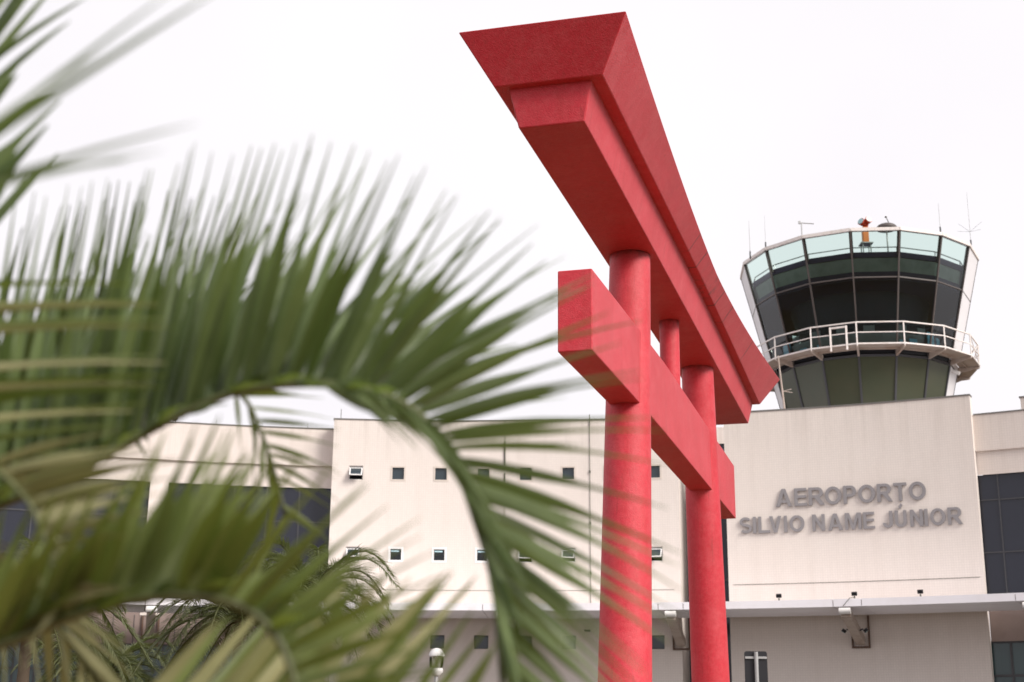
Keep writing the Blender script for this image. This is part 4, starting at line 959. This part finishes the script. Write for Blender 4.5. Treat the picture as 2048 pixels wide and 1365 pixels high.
# upper left frond
r6 = [(-540, 1040, 2.4), (-420, 700, 2.3), (-300, 480, 2.2), (-200, 340, 2.1), (-110, 210, 2.1), (-30, 90, 2.1), (50, -30, 2.1), (120, -170, 2.1)]
x6 = [(-70, 150, 80, -40, 2.1, .022, .05), (-60, 180, 112, -30, 2.1, .018, .05), (-60, 160, 175, -5, 2.1, .014, .08), (-70, 230, 142, 42, 2.1, .016, .1), (-80, 262, 62, 95, 2.1, .022, .04), (-80, 292, 36, 148, 2.1, .03, .03),
      (-95, 335, 108, 182, 2.05, .026, .04), (-110, 430, 122, 200, 2.05, .034, .05), (-115, 490, 96, 250, 2.05, .046, .04), (-140, 520, 50, 312, 2.05, .04, .03), (-150, 600, 118, 305, 2.3, .026, .05), (-160, 640, 60, 350, 2.3, .028, .05), (-40, 60, 60, -60, 2.2, .02, .05)]
frond(palm, r6, [], (.013, .007), 'leafA', explicit=x6)
# very near frond, only a few long leaflets reach in
r7 = [(-560, 1000, 2.2), (-800, 850, 1.7), (-700, 680, 1.3), (-520, 560, 1.22), (-340, 470, 1.2), (-180, 390, 1.2), (-110, 330, 1.2)]
x7 = [(-420, 520, 398, 246, 1.25, .010, .05), (-300, 450, 330, 300, 1.2, .008, .04), (-180, 390, 440, -20, 1.25, .011, .03), (-150, 370, 350, -20, 1.25, .008, .04), (-140, 350, 200, 105, 1.2, .008, .05), (-240, 420, 260, 320, 1.25, .012, .05)]
frond(palm, r7, [], (.008, .004), 'leafA', explicit=x7)
# broad leaflets reaching across the left edge
r8 = [(-540, 1060, 2.35), (-430, 960, 2.2), (-400, 850, 2.12), (-385, 740, 2.1), (-370, 630, 2.08), (-350, 520, 2.05), (-320, 400, 2.05)]
k8 = [(0.6, 150, 920, 2.1), (1.2, 290, 830, 2.08), (1.8, 325, 770, 2.05), (2.6, 330, 730, 2.05), (3.2, 335, 665, 2.05), (3.8, 325, 605, 2.05), (4.3, 300, 560, 2.05)]
frond(palm, r8, [dict(keys=k8, n=11, w=.028, jit=14, roll=45, bend=.05)], (.013, .007), 'leafB')
r8b = [(-545, 1050, 2.3), (-470, 960, 2.0), (-450, 850, 1.95), (-440, 760, 1.95), (-430, 680, 1.95), (-410, 600, 1.95)]
k8b = [(1.2, 250, 840, 1.95), (2.2, 325, 755, 1.95), (3.2, 335, 670, 1.95), (4.2, 320, 600, 1.95)]
frond(palm, r8b, [dict(keys=k8b, n=5, w=.026, jit=10, roll=40, bend=.06)], (.012, .006), 'leafC')

# garden palms in front of the terminal
def plume(parent, base, az, reach, rise, droop, seed, nl=105):
    r_ = random.Random(seed); hd = Vector((math.cos(az), math.sin(az), 0)); sd_ = Vector((-math.sin(az), math.cos(az), 0)); pts = []
    for i in range(9):
        t = i / 8; pts.append(base + hd * reach * (t - .08 * t * t) + Vector((0, 0, rise * math.sin(min(1, t * 1.25) * math.pi * .5) - droop * t**2.6)))
    b = MB()
    for i in range(nl):
        t = .8 + 7.15 * i / nl; p = cat(pts, t); tan = (cat(pts, min(8, t + .1)) - cat(pts, t - .1)).normalized()
        f = t / 8; ll = (.16 + .32 * math.sin(math.pi * min(1, f * .8 + .2))) * reach / 2.2
        for sg in (-1, 1):
            d = (tan * .75 + sd_ * sg * .75 + Vector((0, 0, .35 * r_.uniform(.2, 1.4)))).normalized()
            tip = p + d * ll * r_.uniform(.8, 1.1) - Vector((0, 0, ll * r_.uniform(.08, .34)))
            leaflet(b, p, tip, .015, d.cross(Vector((r_.uniform(-.5, .5), r_.uniform(-.5, .5), 1))), Vector((0, 0, ll * .16)), .2, [(0, .6), (.3, 1), (.65, .8), (1, .05)])
    f = b.build('frond', 'leafD', parent)
    s = MB(); s.tube(pts, [.028 - .0026 * i for i in range(9)], 6); s.build('stem', 'stem', f)
def garden_palm(xp, yp, d, reach, nf, seed, lab, lean=0):
    top = at(xp, yp, d); g = Vector((top.x, top.y, 0))
    t = thing('garden_palm', g, lab, 'palm tree', 'garden palms by the terminal')
    b = MB(); b.tube([g + Vector((0, 0, top.z * i / 14)) for i in range(15)], [.13 - .003 * i + .01 * (i % 2) for i in range(15)], 14); b.build('trunk', 'trunk', t)
    r_ = random.Random(seed)
    for i in range(nf):
        f = i / nf; az = i * 2.399 + seed
        plume(t, top - Vector((0, 0, .05)), az, reach * r_.uniform(.85, 1.1), reach * (.62 - .75 * f), reach * (.38 + .40 * f), seed * 100 + i)
garden_palm(480, 1232, 28.0, 2.0, 40, 3, 'dense feathery palm under the canopy beside the brown glass wing')
garden_palm(625, 1185, 32.0, 2.2, 34, 4, 'tallest feathery palm with fine fronds against the cream middle block')
garden_palm(60, 1215, 26.0, 2.2, 34, 5, 'feathery palm at the left edge in front of the glass wing')
garden_palm(215, 1345, 33.0, 2.0, 30, 8, 'low feathery palm between two taller ones under the canopy strut')
for o in list(bpy.data.objects):
    if '_o' in o: del o['_o']
